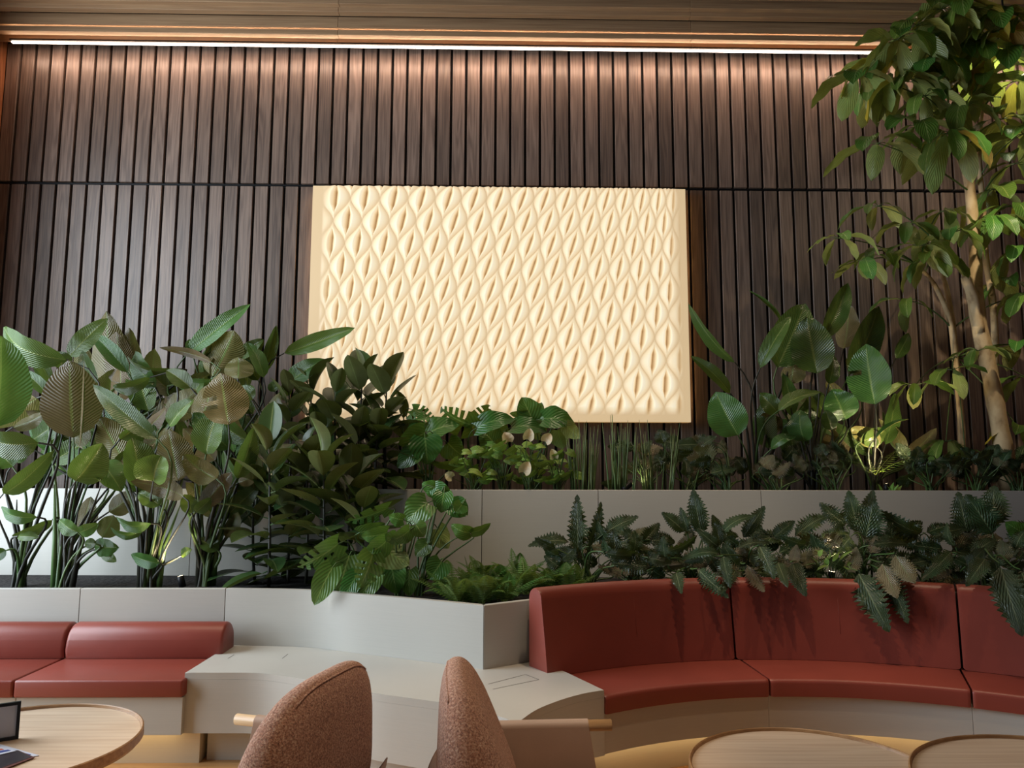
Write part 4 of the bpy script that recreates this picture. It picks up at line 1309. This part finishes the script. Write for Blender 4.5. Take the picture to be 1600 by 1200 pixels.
# ------------------------------------------------------------------ monstera and anthurium, upper bed
mD = clump(668, 760, 5.75, ZUs, 'monstera with round glossy leaves left below the panel', 'monstera', 'monstera plants')
mE = clump(748, 760, 5.85, ZUs, 'monstera with deeply slit leaf against the bottom of the panel', 'monstera', 'monstera plants')
mF = clump(838, 760, 5.85, ZUs, 'monstera with the highest leaf in the middle before the panel', 'monstera', 'monstera plants')
ML(mE, 738, 664, 690, 638, 58, 5.75, phi=-40, bend=0.1, shape='monstera')
ML(mE, 738, 668, 764, 634, 44, 5.8, phi=20, bend=0.1, shape='monstera')
ML(mE, 746, 668, 802, 655, 38, 5.7, phi=-30, bend=0.15)
ML(mD, 668, 678, 716, 664, 44, 5.72, phi=-40, bend=0.12)
ML(mD, 664, 684, 668, 724, 54, 5.6, phi=0, bend=0.08)
ML(mD, 664, 676, 625, 694, 48, 5.65, phi=-20, bend=0.12)
ML(mD, 652, 704, 622, 730, 36, 5.6, phi=20, bend=0.05)
ML(mD, 718, 722, 672, 722, 26, 5.65, phi=-55, bend=0.1)
ML(mD, 640, 660, 672, 654, 28, 5.75, phi=-30, shape='monstera', bend=0.1)
ML(mD, 700, 692, 722, 712, 44, 5.75, phi=20)
ML(mD, 645, 640, 680, 660, 26, 5.8, phi=-30, shape='monstera', bend=0.1)
ML(mF, 832, 656, 816, 622, 44, 5.75, phi=10, bend=0.06)
ML(mF, 835, 660, 846, 630, 30, 5.78, phi=-20)
ML(mF, 822, 646, 797, 646, 16, 5.75, phi=-30)
ML(mF, 850, 654, 895, 660, 42, 5.7, phi=-30, bend=0.12)
ML(mF, 800, 668, 852, 674, 36, 5.7, phi=-40, bend=0.15)
ML(mF, 885, 664, 906, 684, 28, 5.65, phi=160, bend=0.1)
ML(mF, 845, 678, 820, 660, 36, 5.75, phi=150)
ML(mE, 770, 690, 752, 672, 44, 5.8, phi=20)
ML(mE, 775, 672, 795, 690, 40, 5.85, phi=20)
ML(mF, 872, 672, 880, 700, 36, 5.75, phi=160)
def anthurium(px, Y, label, n, xs, ys):
    pl = clump(px, 762, Y, ZUs, label, 'anthurium', 'anthurium plants below the panel')
    for _ in range(n):
        x, y = px + U_(-xs, xs), U_(*ys)
        sgn = rng.choice((-1, 1))
        ML(pl, x, y, x + sgn * U_(12, 22), y + U_(0, 10), U_(11, 19), Y + U_(-0.12, 0.1), phi=U_(-60, -25) , mat='anthurium', bend=0.16, sr=0.0028, pull=0.15)
    return pl
anA = anthurium(740, 5.6, 'anthurium clump with small bright leaves nearest the round monstera', 20, 26, (696, 748))
anB = anthurium(785, 5.58, 'anthurium clump left of the middle with pale flower spathes', 20, 26, (692, 748))
anC = anthurium(828, 5.56, 'anthurium clump right of the middle with cream flowers', 20, 24, (694, 748))
anD = anthurium(872, 5.6, 'anthurium clump at the right end beside the reeds', 18, 24, (696, 748))
for pl, bx, by, tx, ty, w, Y in ((anB, 793, 690, 788, 676, 20, 5.5), (anC, 824, 686, 828, 670, 18, 5.5), (anC, 852, 690, 860, 678, 18, 5.5),
                                 (anC, 818, 738, 826, 722, 20, 5.45), (anD, 866, 716, 862, 702, 14, 5.5), (anA, 706, 746, 696, 740, 16, 5.5)):
    ML(pl, bx, by, tx, ty, w, Y, phi=U_(-20, 20), mat='spathe', sr=0.0028, bend=0.1, cup=0.4)

# ------------------------------------------------------------------ reeds
def reeds(px, Y, n, spread, y0, y1, label):
    pl = clump(px, 764, Y, ZUs, label, 'reed_clump', 'reed clumps below the panel')
    for _ in range(n):
        x = px + U_(-spread, spread)
        b = PY(x, 764, Y + U_(-0.08, 0.08)); b.z = ZUs - 0.02
        t = PY(x + (x - px) * 0.45 + U_(-8, 8), U_(y0, y1), Y + U_(-0.1, 0.1))
        m = (b + t) / 2 + Vector((U_(-0.01, 0.01), 0, 0))
        tube('stem', bez(b, m, t, 4), [0.007, 0.006, 0.005, 0.0012], M['reed'], pl, 5)
reeds(912, 5.62, 26, 18, 652, 700, 'clump of upright reeds right of the anthuriums')
reeds(972, 5.60, 26, 20, 645, 700, 'clump of upright reeds below the right part of the panel')
reeds(1030, 5.66, 18, 22, 655, 705, 'thin clump of reeds beneath the panel corner')

# ------------------------------------------------------------------ toothed philodendron
def SL(pl, *a, **k):
    k.setdefault('root', root_of(pl, 0.05)); k.setdefault('shape', 'serr'); k.setdefault('mat', 'phil'); k.setdefault('wave', 0.03); k.setdefault('sr', 0.0045)
    k.setdefault('bend', 0.08); hl(pl, *a, **k)
def cyl(px, py, r):
    """far point of the view ray on the upright cylinder of radius r about the sofa centre"""
    d = ray(px, py); dx, dy = d.x, d.y
    ox, oy = CAM.x - CC.x, CAM.y - CC.y
    a = dx * dx + dy * dy; b = 2 * (ox * dx + oy * dy); c_ = ox * ox + oy * oy - r * r
    k = (-b + math.sqrt(max(0.0, b * b - 4 * a * c_))) / (2 * a)
    return CAM + d * k
def HG(pl, bx, by, tx, ty, w, phi=0, bend=0.07):
    """leaf hanging over the back of the curved sofa"""
    B, T = cyl(bx, by, RB + 0.12), cyl(tx, ty, RB - 0.06)
    ax = (T - B).normalized()
    n = rot_about(VIEW((B + T) / 2), ax, math.radians(phi))
    leaf(pl, B, T, n, w / F * B.y, 'serr', M['phil'], bend=bend, fold=0.2, wave=0.03)
    stalk(pl, B, ax + Vector((0, 0, 0.8)), root_of(pl, 0.05), 0.0045)
def pclump(px, Y, label, z=None, py=905, name='toothed_philodendron', group='toothed philodendrons behind the curved sofa'):
    return clump(px, py, Y, ZLs if z is None else z, label, name, group)
pA = pclump(920, 4.95, 'toothed philodendron left of the others with two upright leaves')
pB = pclump(985, 4.9, 'toothed philodendron right of the two upright leaves, above the sofa end')
pC = pclump(1085, 4.95, 'toothed philodendron with a tall spear leaf against the pale planter')
pD = pclump(1170, 4.95, 'toothed philodendron with leaves hanging just right of the first sofa back seam')
pE = pclump(1260, 4.95, 'toothed philodendron left of the lit leaves over the curved sofa')
pF = pclump(1350, 4.92, 'toothed philodendron with a long leaf hanging far down the sofa back')
pG = pclump(1450, 4.95, 'toothed philodendron with an arching leaf right of the lit cluster')
pH = pclump(1545, 4.9, 'toothed philodendron with the largest drooping leaf at the right edge')
SL(pA, 903, 872, 902, 781, 30, 4.95); SL(pA, 918, 872, 938, 791, 24, 4.98, phi=20)
SL(pA, 944, 834, 993, 809, 28, 4.9, phi=-30); SL(pA, 930, 850, 975, 818, 24, 5.0, phi=-20); SL(pA, 870, 858, 838, 842, 16, 4.9, phi=-20)
SL(pB, 962, 878, 958, 830, 38, 4.8, phi=10); SL(pB, 992, 890, 938, 886, 22, 4.75, phi=-150, bend=0.12)
SL(pB, 1000, 888, 1082, 886, 18, 4.75, phi=-150, bend=0.06); SL(pB, 1000, 850, 1028, 820, 26, 5.0, phi=20); SL(pB, 985, 840, 1010, 826, 22, 5.0, phi=150)
SL(pC, 1070, 832, 1037, 803, 24, 5.0, phi=20); SL(pC, 1074, 834, 1064, 796, 18, 4.95, phi=10); SL(pC, 1096, 838, 1084, 771, 32, 5.0, phi=0)
SL(pC, 1126, 838, 1114, 807, 18, 5.0, phi=10); SL(pC, 1092, 832, 1004, 862, 20, 4.85, phi=-40, bend=0.2)
HG(pC, 1056, 894, 1064, 924, 24); HG(pC, 1090, 888, 1134, 930, 32, 15); SL(pC, 1112, 854, 1073, 878, 22, 4.75, phi=-30, bend=0.15)
HG(pC, 1130, 868, 1140, 914, 26, 10)
HG(pD, 1186, 852, 1208, 900, 34, -5); SL(pD, 1160, 842, 1192, 795, 26, 5.0, phi=0); SL(pD, 1124, 840, 1177, 806, 20, 4.95, phi=-40, bend=0.18)
SL(pD, 1205, 842, 1239, 816, 22, 4.95); SL(pD, 1150, 858, 1200, 848, 22, 4.75, phi=-45, bend=0.12); HG(pD, 1215, 878, 1229, 914, 24)
HG(pD, 1165, 880, 1192, 922, 26, 165); HG(pD, 1150, 890, 1128, 924, 22)
SL(pE, 1322, 822, 1284, 789, 30, 4.95); SL(pE, 1240, 840, 1292, 806, 28, 5.0, phi=-20, bend=0.14); HG(pE, 1238, 878, 1257, 927, 32, 10)
SL(pE, 1262, 850, 1222, 838, 24, 4.8, phi=-40, bend=0.1); SL(pE, 1280, 842, 1324, 834, 22, 4.8, phi=-45, bend=0.1)
SL(pF, 1342, 834, 1327, 772, 32, 5.0); SL(pF, 1346, 830, 1363, 771, 28, 5.02, phi=10); SL(pF, 1352, 844, 1364, 787, 46, 4.9, phi=5)
HG(pF, 1340, 892, 1385, 979, 52, 8, 0.05); HG(pF, 1378, 878, 1399, 930, 36, 170, 0.03); HG(pF, 1388, 896, 1416, 967, 38, 10, 0.04)
HG(pF, 1398, 864, 1426, 908, 38, 165); SL(pF, 1330, 838, 1310, 862, 26, 4.75); SL(pF, 1360, 852, 1392, 838, 26, 4.85, phi=-30)
SL(pG, 1442, 832, 1377, 800, 32, 4.92, phi=-20, bend=0.2); SL(pG, 1446, 832, 1478, 822, 20, 4.9); HG(pG, 1488, 860, 1443, 904, 28, -10)
SL(pG, 1440, 850, 1400, 838, 26, 4.9, phi=150); SL(pG, 1460, 870, 1430, 886, 24, 4.75); SL(pG, 1450, 842, 1505, 826, 28, 4.95, phi=-20, bend=0.1)
SL(pH, 1512, 836, 1498, 774, 36, 5.0); SL(pH, 1552, 836, 1513, 778, 48, 4.92, phi=10); SL(pH, 1552, 824, 1553, 764, 44, 4.95)
HG(pH, 1562, 880, 1594, 984, 54, 8, 0.04); SL(pH, 1530, 858, 1542, 886, 32, 4.75, phi=160); SL(pH, 1575, 850, 1612, 820, 40, 4.8, phi=10)
HG(pH, 1540, 872, 1512, 912, 32); SL(pH, 1590, 870, 1560, 850, 30, 4.75, phi=150); HG(pH, 1595, 890, 1618, 955, 38)
ML(pH, 1598, 832, 1572, 816, 30, 4.75, phi=-10, mat='monstera')
def fill_phil(pl, px, w, y0, y1, Y0, Y1, n, lmin=34, lmax=62):
    for _ in range(n):
        x, y, Y = px + U_(-w, w), U_(y0, y1), U_(Y0, Y1)
        a = U_(-1.9, 1.9); l = U_(lmin, lmax)
        SL(pl, x, y, x + math.sin(a) * l, y - math.cos(a) * l * 0.7, U_(18, 30), Y, phi=rng.choice((U_(-60, 40), U_(-60, 40), U_(140, 200))), bend=U_(0.04, 0.2))
for pl, px in ((pA, 920), (pB, 990), (pC, 1085), (pD, 1170), (pE, 1260), (pF, 1350), (pG, 1450), (pH, 1550)):
    fill_phil(pl, px, 52, 852, 905, 4.6, 5.0, 12)
    fill_phil(pl, px, 50, 840, 880, 4.95, 5.25, 6)

# dark undergrowth of the back bed, right half
und = []
for k, (px, lab) in enumerate(((1010, 'dark toothed philodendron behind the reeds'), (1075, 'toothed philodendron under the right corner of the panel'),
                               (1130, 'dark toothed philodendron just right of the panel, below it'), (1215, 'dark low foliage at the foot of the big paddle leaves'),
                               (1300, 'dark low foliage left of the lit fern'), (1455, 'dark low foliage between the lit fern and the tree'), (1525, 'dark low foliage around the tree trunk'), (1590, 'dark low foliage right of the tree trunk'))):
    pl = pclump(px, 5.75, lab, ZUs, 762, 'toothed_philodendron', 'undergrowth in the back planter')
    fill_phil(pl, px, 42, 690 if px < 1150 else 712, 750, 5.6, 6.1, 15, 24, 44)

# ------------------------------------------------------------------ bird of paradise, right
rA = clump(1178, 745, 6.0, ZUs, 'bird of paradise right beside the panel with a broad lit leaf and long curved stalks')
rB = clump(1270, 745, 6.05, ZUs, 'bird of paradise with tall dark paddle leaves right of the panel')
rC = clump(1366, 745, 6.05, ZUs, 'bird of paradise with one pale ribbed leaf catching the light')
BL(rA, 1148, 566, 1075, 473, 26, 5.95, phi=-40, fold=0.5, bend=0.08); BL(rA, 1141, 615, 1079, 556, 24, 5.9, phi=30, fold=0.3, bend=0.1)
BL(rA, 1153, 680, 1118, 612, 62, 5.85, phi=-8, fold=0.2, bend=0.1); BL(rA, 1188, 575, 1236, 494, 30, 5.9, phi=-20, fold=0.4)
BL(rA, 1216, 642, 1283, 613, 30, 5.8, phi=-50, fold=0.3, bend=0.12); BL(rA, 1216, 646, 1187, 614, 30, 5.95, phi=10)
BL(rA, 1210, 680, 1192, 645, 40, 6.0, phi=150); BL(rA, 1222, 505, 1170, 454, 12, 6.2, phi=40, fold=0.8); BL(rA, 1205, 702, 1244, 682, 22, 5.85, phi=-40, bend=0.2)
BL(rB, 1214, 574, 1258, 474, 68, 6.1, phi=10, fold=0.25); BL(rB, 1277, 584, 1261, 495, 66, 6.0, phi=-5, fold=0.15, wave=0.05)
BL(rB, 1288, 528, 1325, 442, 36, 6.1, phi=15, fold=0.4); BL(rB, 1318, 545, 1326, 474, 38, 6.3, phi=160); BL(rB, 1328, 584, 1373, 478, 48, 6.2, phi=20, fold=0.3)
BL(rB, 1322, 656, 1300, 608, 54, 6.0, phi=10); BL(rB, 1300, 672, 1290, 640, 24, 5.95, phi=0); BL(rB, 1258, 690, 1250, 640, 42, 5.9, phi=-25, bend=0.16)
BL(rB, 1235, 600, 1240, 560, 40, 6.1, phi=160); BL(rB, 1295, 600, 1302, 555, 26, 6.1, phi=30); BL(rB, 1345, 620, 1322, 560, 24, 6.2, phi=150)
BL(rC, 1367, 632, 1353, 537, 68, 5.85, phi=-14, fold=0.22, bend=0.06, tears=1); BL(rC, 1368, 685, 1420, 655, 12, 5.9, phi=-50, fold=0.8, bend=0.1)
BL(rC, 1372, 700, 1330, 668, 36, 6.0, phi=150); BL(rC, 1345, 690, 1385, 672, 30, 6.0, phi=20); BL(rC, 1400, 560, 1420, 520, 22, 6.3, phi=20)
fill_bop(rB, 1200, 1330, 640, 720, 6.05, 6.35, 12, 24, 44)
fill_bop(rC, 1330, 1420, 660, 720, 6.1, 6.4, 6, 20, 36)

# ------------------------------------------------------------------ ferns
def frond(pl, B, d, L, droop, wid, n=18, mat='fern', taper=True, pin=0.32, name='frond'):
    """one arching frond: a rachis with pinnae on both sides"""
    d = Vector(d).normalized()
    side = d.cross(Vector((0, 0, 1)))
    if side.length < 0.1: side = Vector((1, 0, 0))
    side.normalize()
    v, f, uv = [], [], []
    pts = []
    for i in range(n + 1):
        t = i / n
        pts.append(Vector(B) + d * L * t + Vector((0, 0, -1)) * droop * L * t * t)
    for i in range(n):
        a, b = pts[i], pts[i + 1]
        k = len(v); r = 0.0022
        v += [tuple(a - side * r), tuple(b - side * r), tuple(b + side * r), tuple(a + side * r)]
        uv += [(0, 0)] * 4
        f.append((k, k + 3, k + 2, k + 1))
        t = (i + 0.5) / n
        if t < 0.06: continue
        ax = (b - a).normalized(); up = side.cross(ax).normalized()
        w = wid * (math.sin(math.pi * min(1, 0.12 + t * 0.88) ** 0.8) ** 0.8)
        for s in (-1, 1):
            o = side * s
            pd = (o + ax * 0.35 - Vector((0, 0, 0.25))).normalized()
            p0 = a.lerp(b, 0.5); wd = L / n * pin
            k = len(v)
            v += [tuple(p0), tuple(p0 + pd * w * 0.45 - ax * wd + up * 0.002), tuple(p0 + pd * w), tuple(p0 + pd * w * 0.45 + ax * wd + up * 0.002)]
            uv += [(0.3, 0), (0.6, 0.4), (0.3, 1), (0.6, 0.6)]
            f.append((k, k + 1, k + 2, k + 3) if s > 0 else (k, k + 3, k + 2, k + 1))
    return mesh_obj(name, v, f, M[mat], pl, uvs=uv)
def fern(px, py, Y, z, n, L, label, group, el=(0.45, 1.1), wid=0.055):
    b = PY(px, py, Y); b.z = z
    pl = empty('fern', b, label, 'fern', group)
    a0 = U_(0, 6.28)
    for k in range(n):
        a = a0 + 6.283 * k / n + U_(-0.3, 0.3); e = U_(*el) + (0.45 if math.sin(a) < -0.2 else 0.0)
        frond(pl, b + Vector((math.cos(a), math.sin(a), 0)) * 0.015, (math.cos(a) * math.cos(e), math.sin(a) * math.cos(e), math.sin(e)), L * U_(0.75, 1.15), U_(0.25, 0.65), wid * U_(0.8, 1.2), 18)
    return pl
ferns = [(716, 905, 4.45, 'fern at the planter corner with fronds spilling over the rim'), (752, 912, 4.42, 'fern just behind the planter corner'),
         (788, 908, 4.5, 'fern close to the end of the curved sofa back'), (742, 892, 4.75, 'fern behind the corner fern, under the monstera'),
         (780, 886, 4.8, 'fern in the middle of the fern patch'), (822, 892, 4.75, 'fern touching the sofa end, behind the rim'),
         (858, 888, 4.85, 'fern just left of the two upright toothed leaves'), (812, 868, 5.1, 'fern at the back of the patch near the pale wall'),
         (758, 866, 5.15, 'feathery fern rising against the pale back planter'), (868, 862, 5.15, 'fern at the back of the patch beside the philodendron'),
         (890, 886, 4.75, 'fern at the right end of the patch'), (700, 890, 4.7, 'dark fern under the heart-shaped monstera leaf')]
for px, py, Y, lab in ferns:
    fern(px, py, Y, ZLs, 17, 0.34, lab, 'ferns behind the planter corner')
# the lit broad-fingered fern of the back bed
lf = empty('fern', PY(1372, 750, 5.9), 'fern with narrow fingers glowing over the back bed spotlight', 'fern')
lb_ = PY(1368, 742, 5.88)
for (tx, ty, tY) in ((1345, 694, 5.9), (1450, 700, 6.0), (1410, 690, 6.1), (1330, 720, 5.8)):
    tp = PY(tx, ty, tY); d = tp - lb_
    frond(lf, lb_, d + Vector((0, 0, 0.06)), d.length * 1.1, 0.2, 0.075, 15, 'anthurium', pin=0.16)
for k in range(10):
    a = U_(0, 6.28)
    p = PY(1388 + U_(-14, 16), 755, 5.66); p.z = ZUs
    leaf(lf, p, p + Vector((math.cos(a) * 0.05, math.sin(a) * 0.04 - 0.02, U_(0.06, 0.12))), (0, -0.4, 1), 0.03, 'lance', M['anthurium'], bend=0.1)
# small bright plant over the front spotlight
sp2 = empty('seedling', PY(1300, 900, 4.72), 'small bright green plant lit from below over the sofa back', 'plant')
for k in range(14):
    x, y = U_(1276, 1338), U_(866, 900)
    B = PY(x, y, U_(4.66, 4.76)); T = B + Vector((U_(-0.08, 0.08), U_(-0.04, 0.03), U_(0.0, 0.07)))
    leaf(sp2, B, T, (U_(-0.3, 0.3), -0.5, 1), U_(0.02, 0.04), 'lance', M['anthurium'], bend=0.1, fold=0.2)
    stalk(sp2, B, T - B, Vector((PY(1302, 900, 4.72).x, 4.72, ZLs)), 0.002)

# ------------------------------------------------------------------ umbrella tree
tb = PY(1582, 770, 5.95); tb.z = ZUs
tree = empty('umbrella_tree', tb, 'tall umbrella tree with pale trunks and drooping leaf whorls at the right', 'tree')
def trunk(pts, radii, name='trunk'):
    P = [PY(*p) for p in pts]
    P2 = catmull(P, 5)
    rr = np.interp(np.linspace(0, 1, len(P2)), np.linspace(0, 1, len(radii)), radii)
    tube(name, P2, [r * (1 + 0.06 * math.sin(i * 1.7)) for i, r in enumerate(rr)], M['bark'], tree, 10)
    return P2
T1 = trunk([(1582, 778, 5.95), (1566, 690, 5.95), (1548, 590, 5.93), (1527, 490, 5.92), (1524, 400, 5.95), (1516, 300, 5.95), (1504, 220, 5.95), (1490, 130, 5.95), (1486, 40, 5.6)],
           [0.074, 0.068, 0.062, 0.06, 0.046, 0.042, 0.034, 0.024, 0.014])
T2 = trunk([(1532, 520, 5.9), (1520, 465, 5.88), (1508, 432, 5.86)], [0.04, 0.045, 0.036], 'cut_branch')
T3 = trunk([(1564, 770, 6.05), (1556, 680, 6.08), (1555, 560, 6.1), (1552, 480, 6.1), (1540, 400, 6.1), (1536, 320, 6.1), (1530, 240, 6.1), (1540, 120, 5.9)], [0.032, 0.03, 0.028, 0.028, 0.026, 0.024, 0.018, 0.01])
T4 = trunk([(1503, 765, 6.15), (1502, 670, 6.15), (1494, 570, 6.15), (1484, 500, 6.15), (1460, 445, 6.13), (1434, 415, 6.1)], [0.028, 0.028, 0.028, 0.024, 0.019, 0.013])
T5 = trunk([(1494, 560, 6.17), (1488, 500, 6.17), (1476, 440, 6.17), (1460, 398, 6.17), (1450, 350, 6.15)], [0.018, 0.022, 0.021, 0.016, 0.01])
tpts = T1[20:] + T3[18:] + T4[14:] + T5
def whorl(px, py, Y, n, Lpx, label=None, yellow=0.04, droop=(0.3, 1.1), spread=6.283, a0=None):
    c_ = PY(px, py, Y)
    br = min(tpts, key=lambda q: (Vector(q) - c_).length + abs(q.z - c_.z + 0.25) * 0.6)
    mid = (Vector(br) + c_) / 2 + Vector((0, 0, 0.10))
    tube('branch', bez(br, mid, c_, 7), [0.008, 0.0072, 0.0064, 0.0056, 0.005, 0.0045, 0.004], M['stalk'], tree, 6, cap=False)
    a0 = U_(0, 6.28) if a0 is None else a0
    for k in range(n):
        a = a0 + spread * k / n + U_(-0.25, 0.25)
        dr = U_(*droop)
        d = Vector((math.cos(a) * math.cos(dr), math.sin(a) * math.cos(dr), -math.sin(dr)))
        L = Lpx * U_(0.95, 1.4) / F * Y
        p = c_ + Vector((math.cos(a), math.sin(a), 0.25)) * 0.05
        tube('stalk', [c_, p], [0.003, 0.0025], M['stalk'], tree, 5, cap=False)
        nrm = Vector((math.cos(a) * math.sin(dr), math.sin(a) * math.sin(dr), math.cos(dr)))
        nrm = nrm + Vector((U_(-0.4, 0.4), U_(-0.4, 0.4), 0))
        mt = M['tree_yellow'] if rng.random() < yellow else M['tree']
        leaf(tree, p, p + d * L, nrm, L * U_(0.36, 0.46), 'leaflet', mt, bend=U_(0.06, 0.2), fold=U_(0.05, 0.4), wave=0.045)
W_ = [(1345, 118, 5.8, 7, 62), (1378, 92, 5.9, 7, 64), (1402, 62, 5.45, 7, 62), (1432, 40, 5.4, 7, 66), (1470, 14, 5.3, 8, 66), (1512, 4, 5.25, 8, 66), (1556, 22, 5.3, 7, 64), (1592, 34, 5.35, 7, 62),
      (1452, 96, 5.6, 8, 62), (1492, 76, 5.7, 8, 64), (1530, 70, 5.6, 7, 64), (1572, 88, 5.65, 7, 62), (1418, 122, 5.7, 8, 66), (1470, 120, 5.95, 8, 64), (1542, 126, 5.75, 7, 64), (1590, 126, 5.7, 7, 64),
      (1372, 224, 5.55, 5, 70), (1434, 196, 5.75, 6, 62), (1484, 208, 5.5, 7, 74), (1380, 128, 6.1, 7, 60), (1445, 150, 5.7, 7, 56), (1510, 165, 5.7, 7, 64), (1566, 186, 5.8, 7, 66), (1598, 210, 5.8, 6, 62),
      (1310, 372, 5.8, 6, 44), (1348, 408, 5.95, 6, 40), (1418, 352, 5.7, 6, 44), (1372, 322, 6.1, 5, 44), (1438, 384, 5.7, 9, 54), (1456, 402, 5.85, 8, 50), (1492, 362, 5.7, 7, 50), (1478, 330, 6.0, 6, 48),
      (1548, 342, 5.7, 7, 54), (1582, 322, 5.8, 7, 58), (1592, 390, 5.75, 7, 56), (1556, 296, 6.0, 6, 56), (1430, 602, 5.85, 6, 44), (1488, 578, 5.75, 4, 44), (1528, 548, 5.75, 5, 40), (1592, 540, 5.9, 6, 50),
      (1478, 690, 6.0, 6, 44), (1508, 706, 6.05, 5, 42), (1590, 668, 5.9, 5, 44), (1575, 440, 6.1, 6, 56), (1370, 392, 6.0, 5, 40), (1586, 256, 6.0, 6, 60), (1606, 460, 5.9, 6, 54), (1604, 590, 6.0, 5, 50), (1420, 470, 6.05, 4, 40), (1510, 40, 5.5, 8, 64), (1440, 75, 5.8, 7, 64), (1560, 60, 5.6, 7, 64)]
for w_ in W_: whorl(*w_, yellow=0.03 if w_[1] > 140 else 0.07)
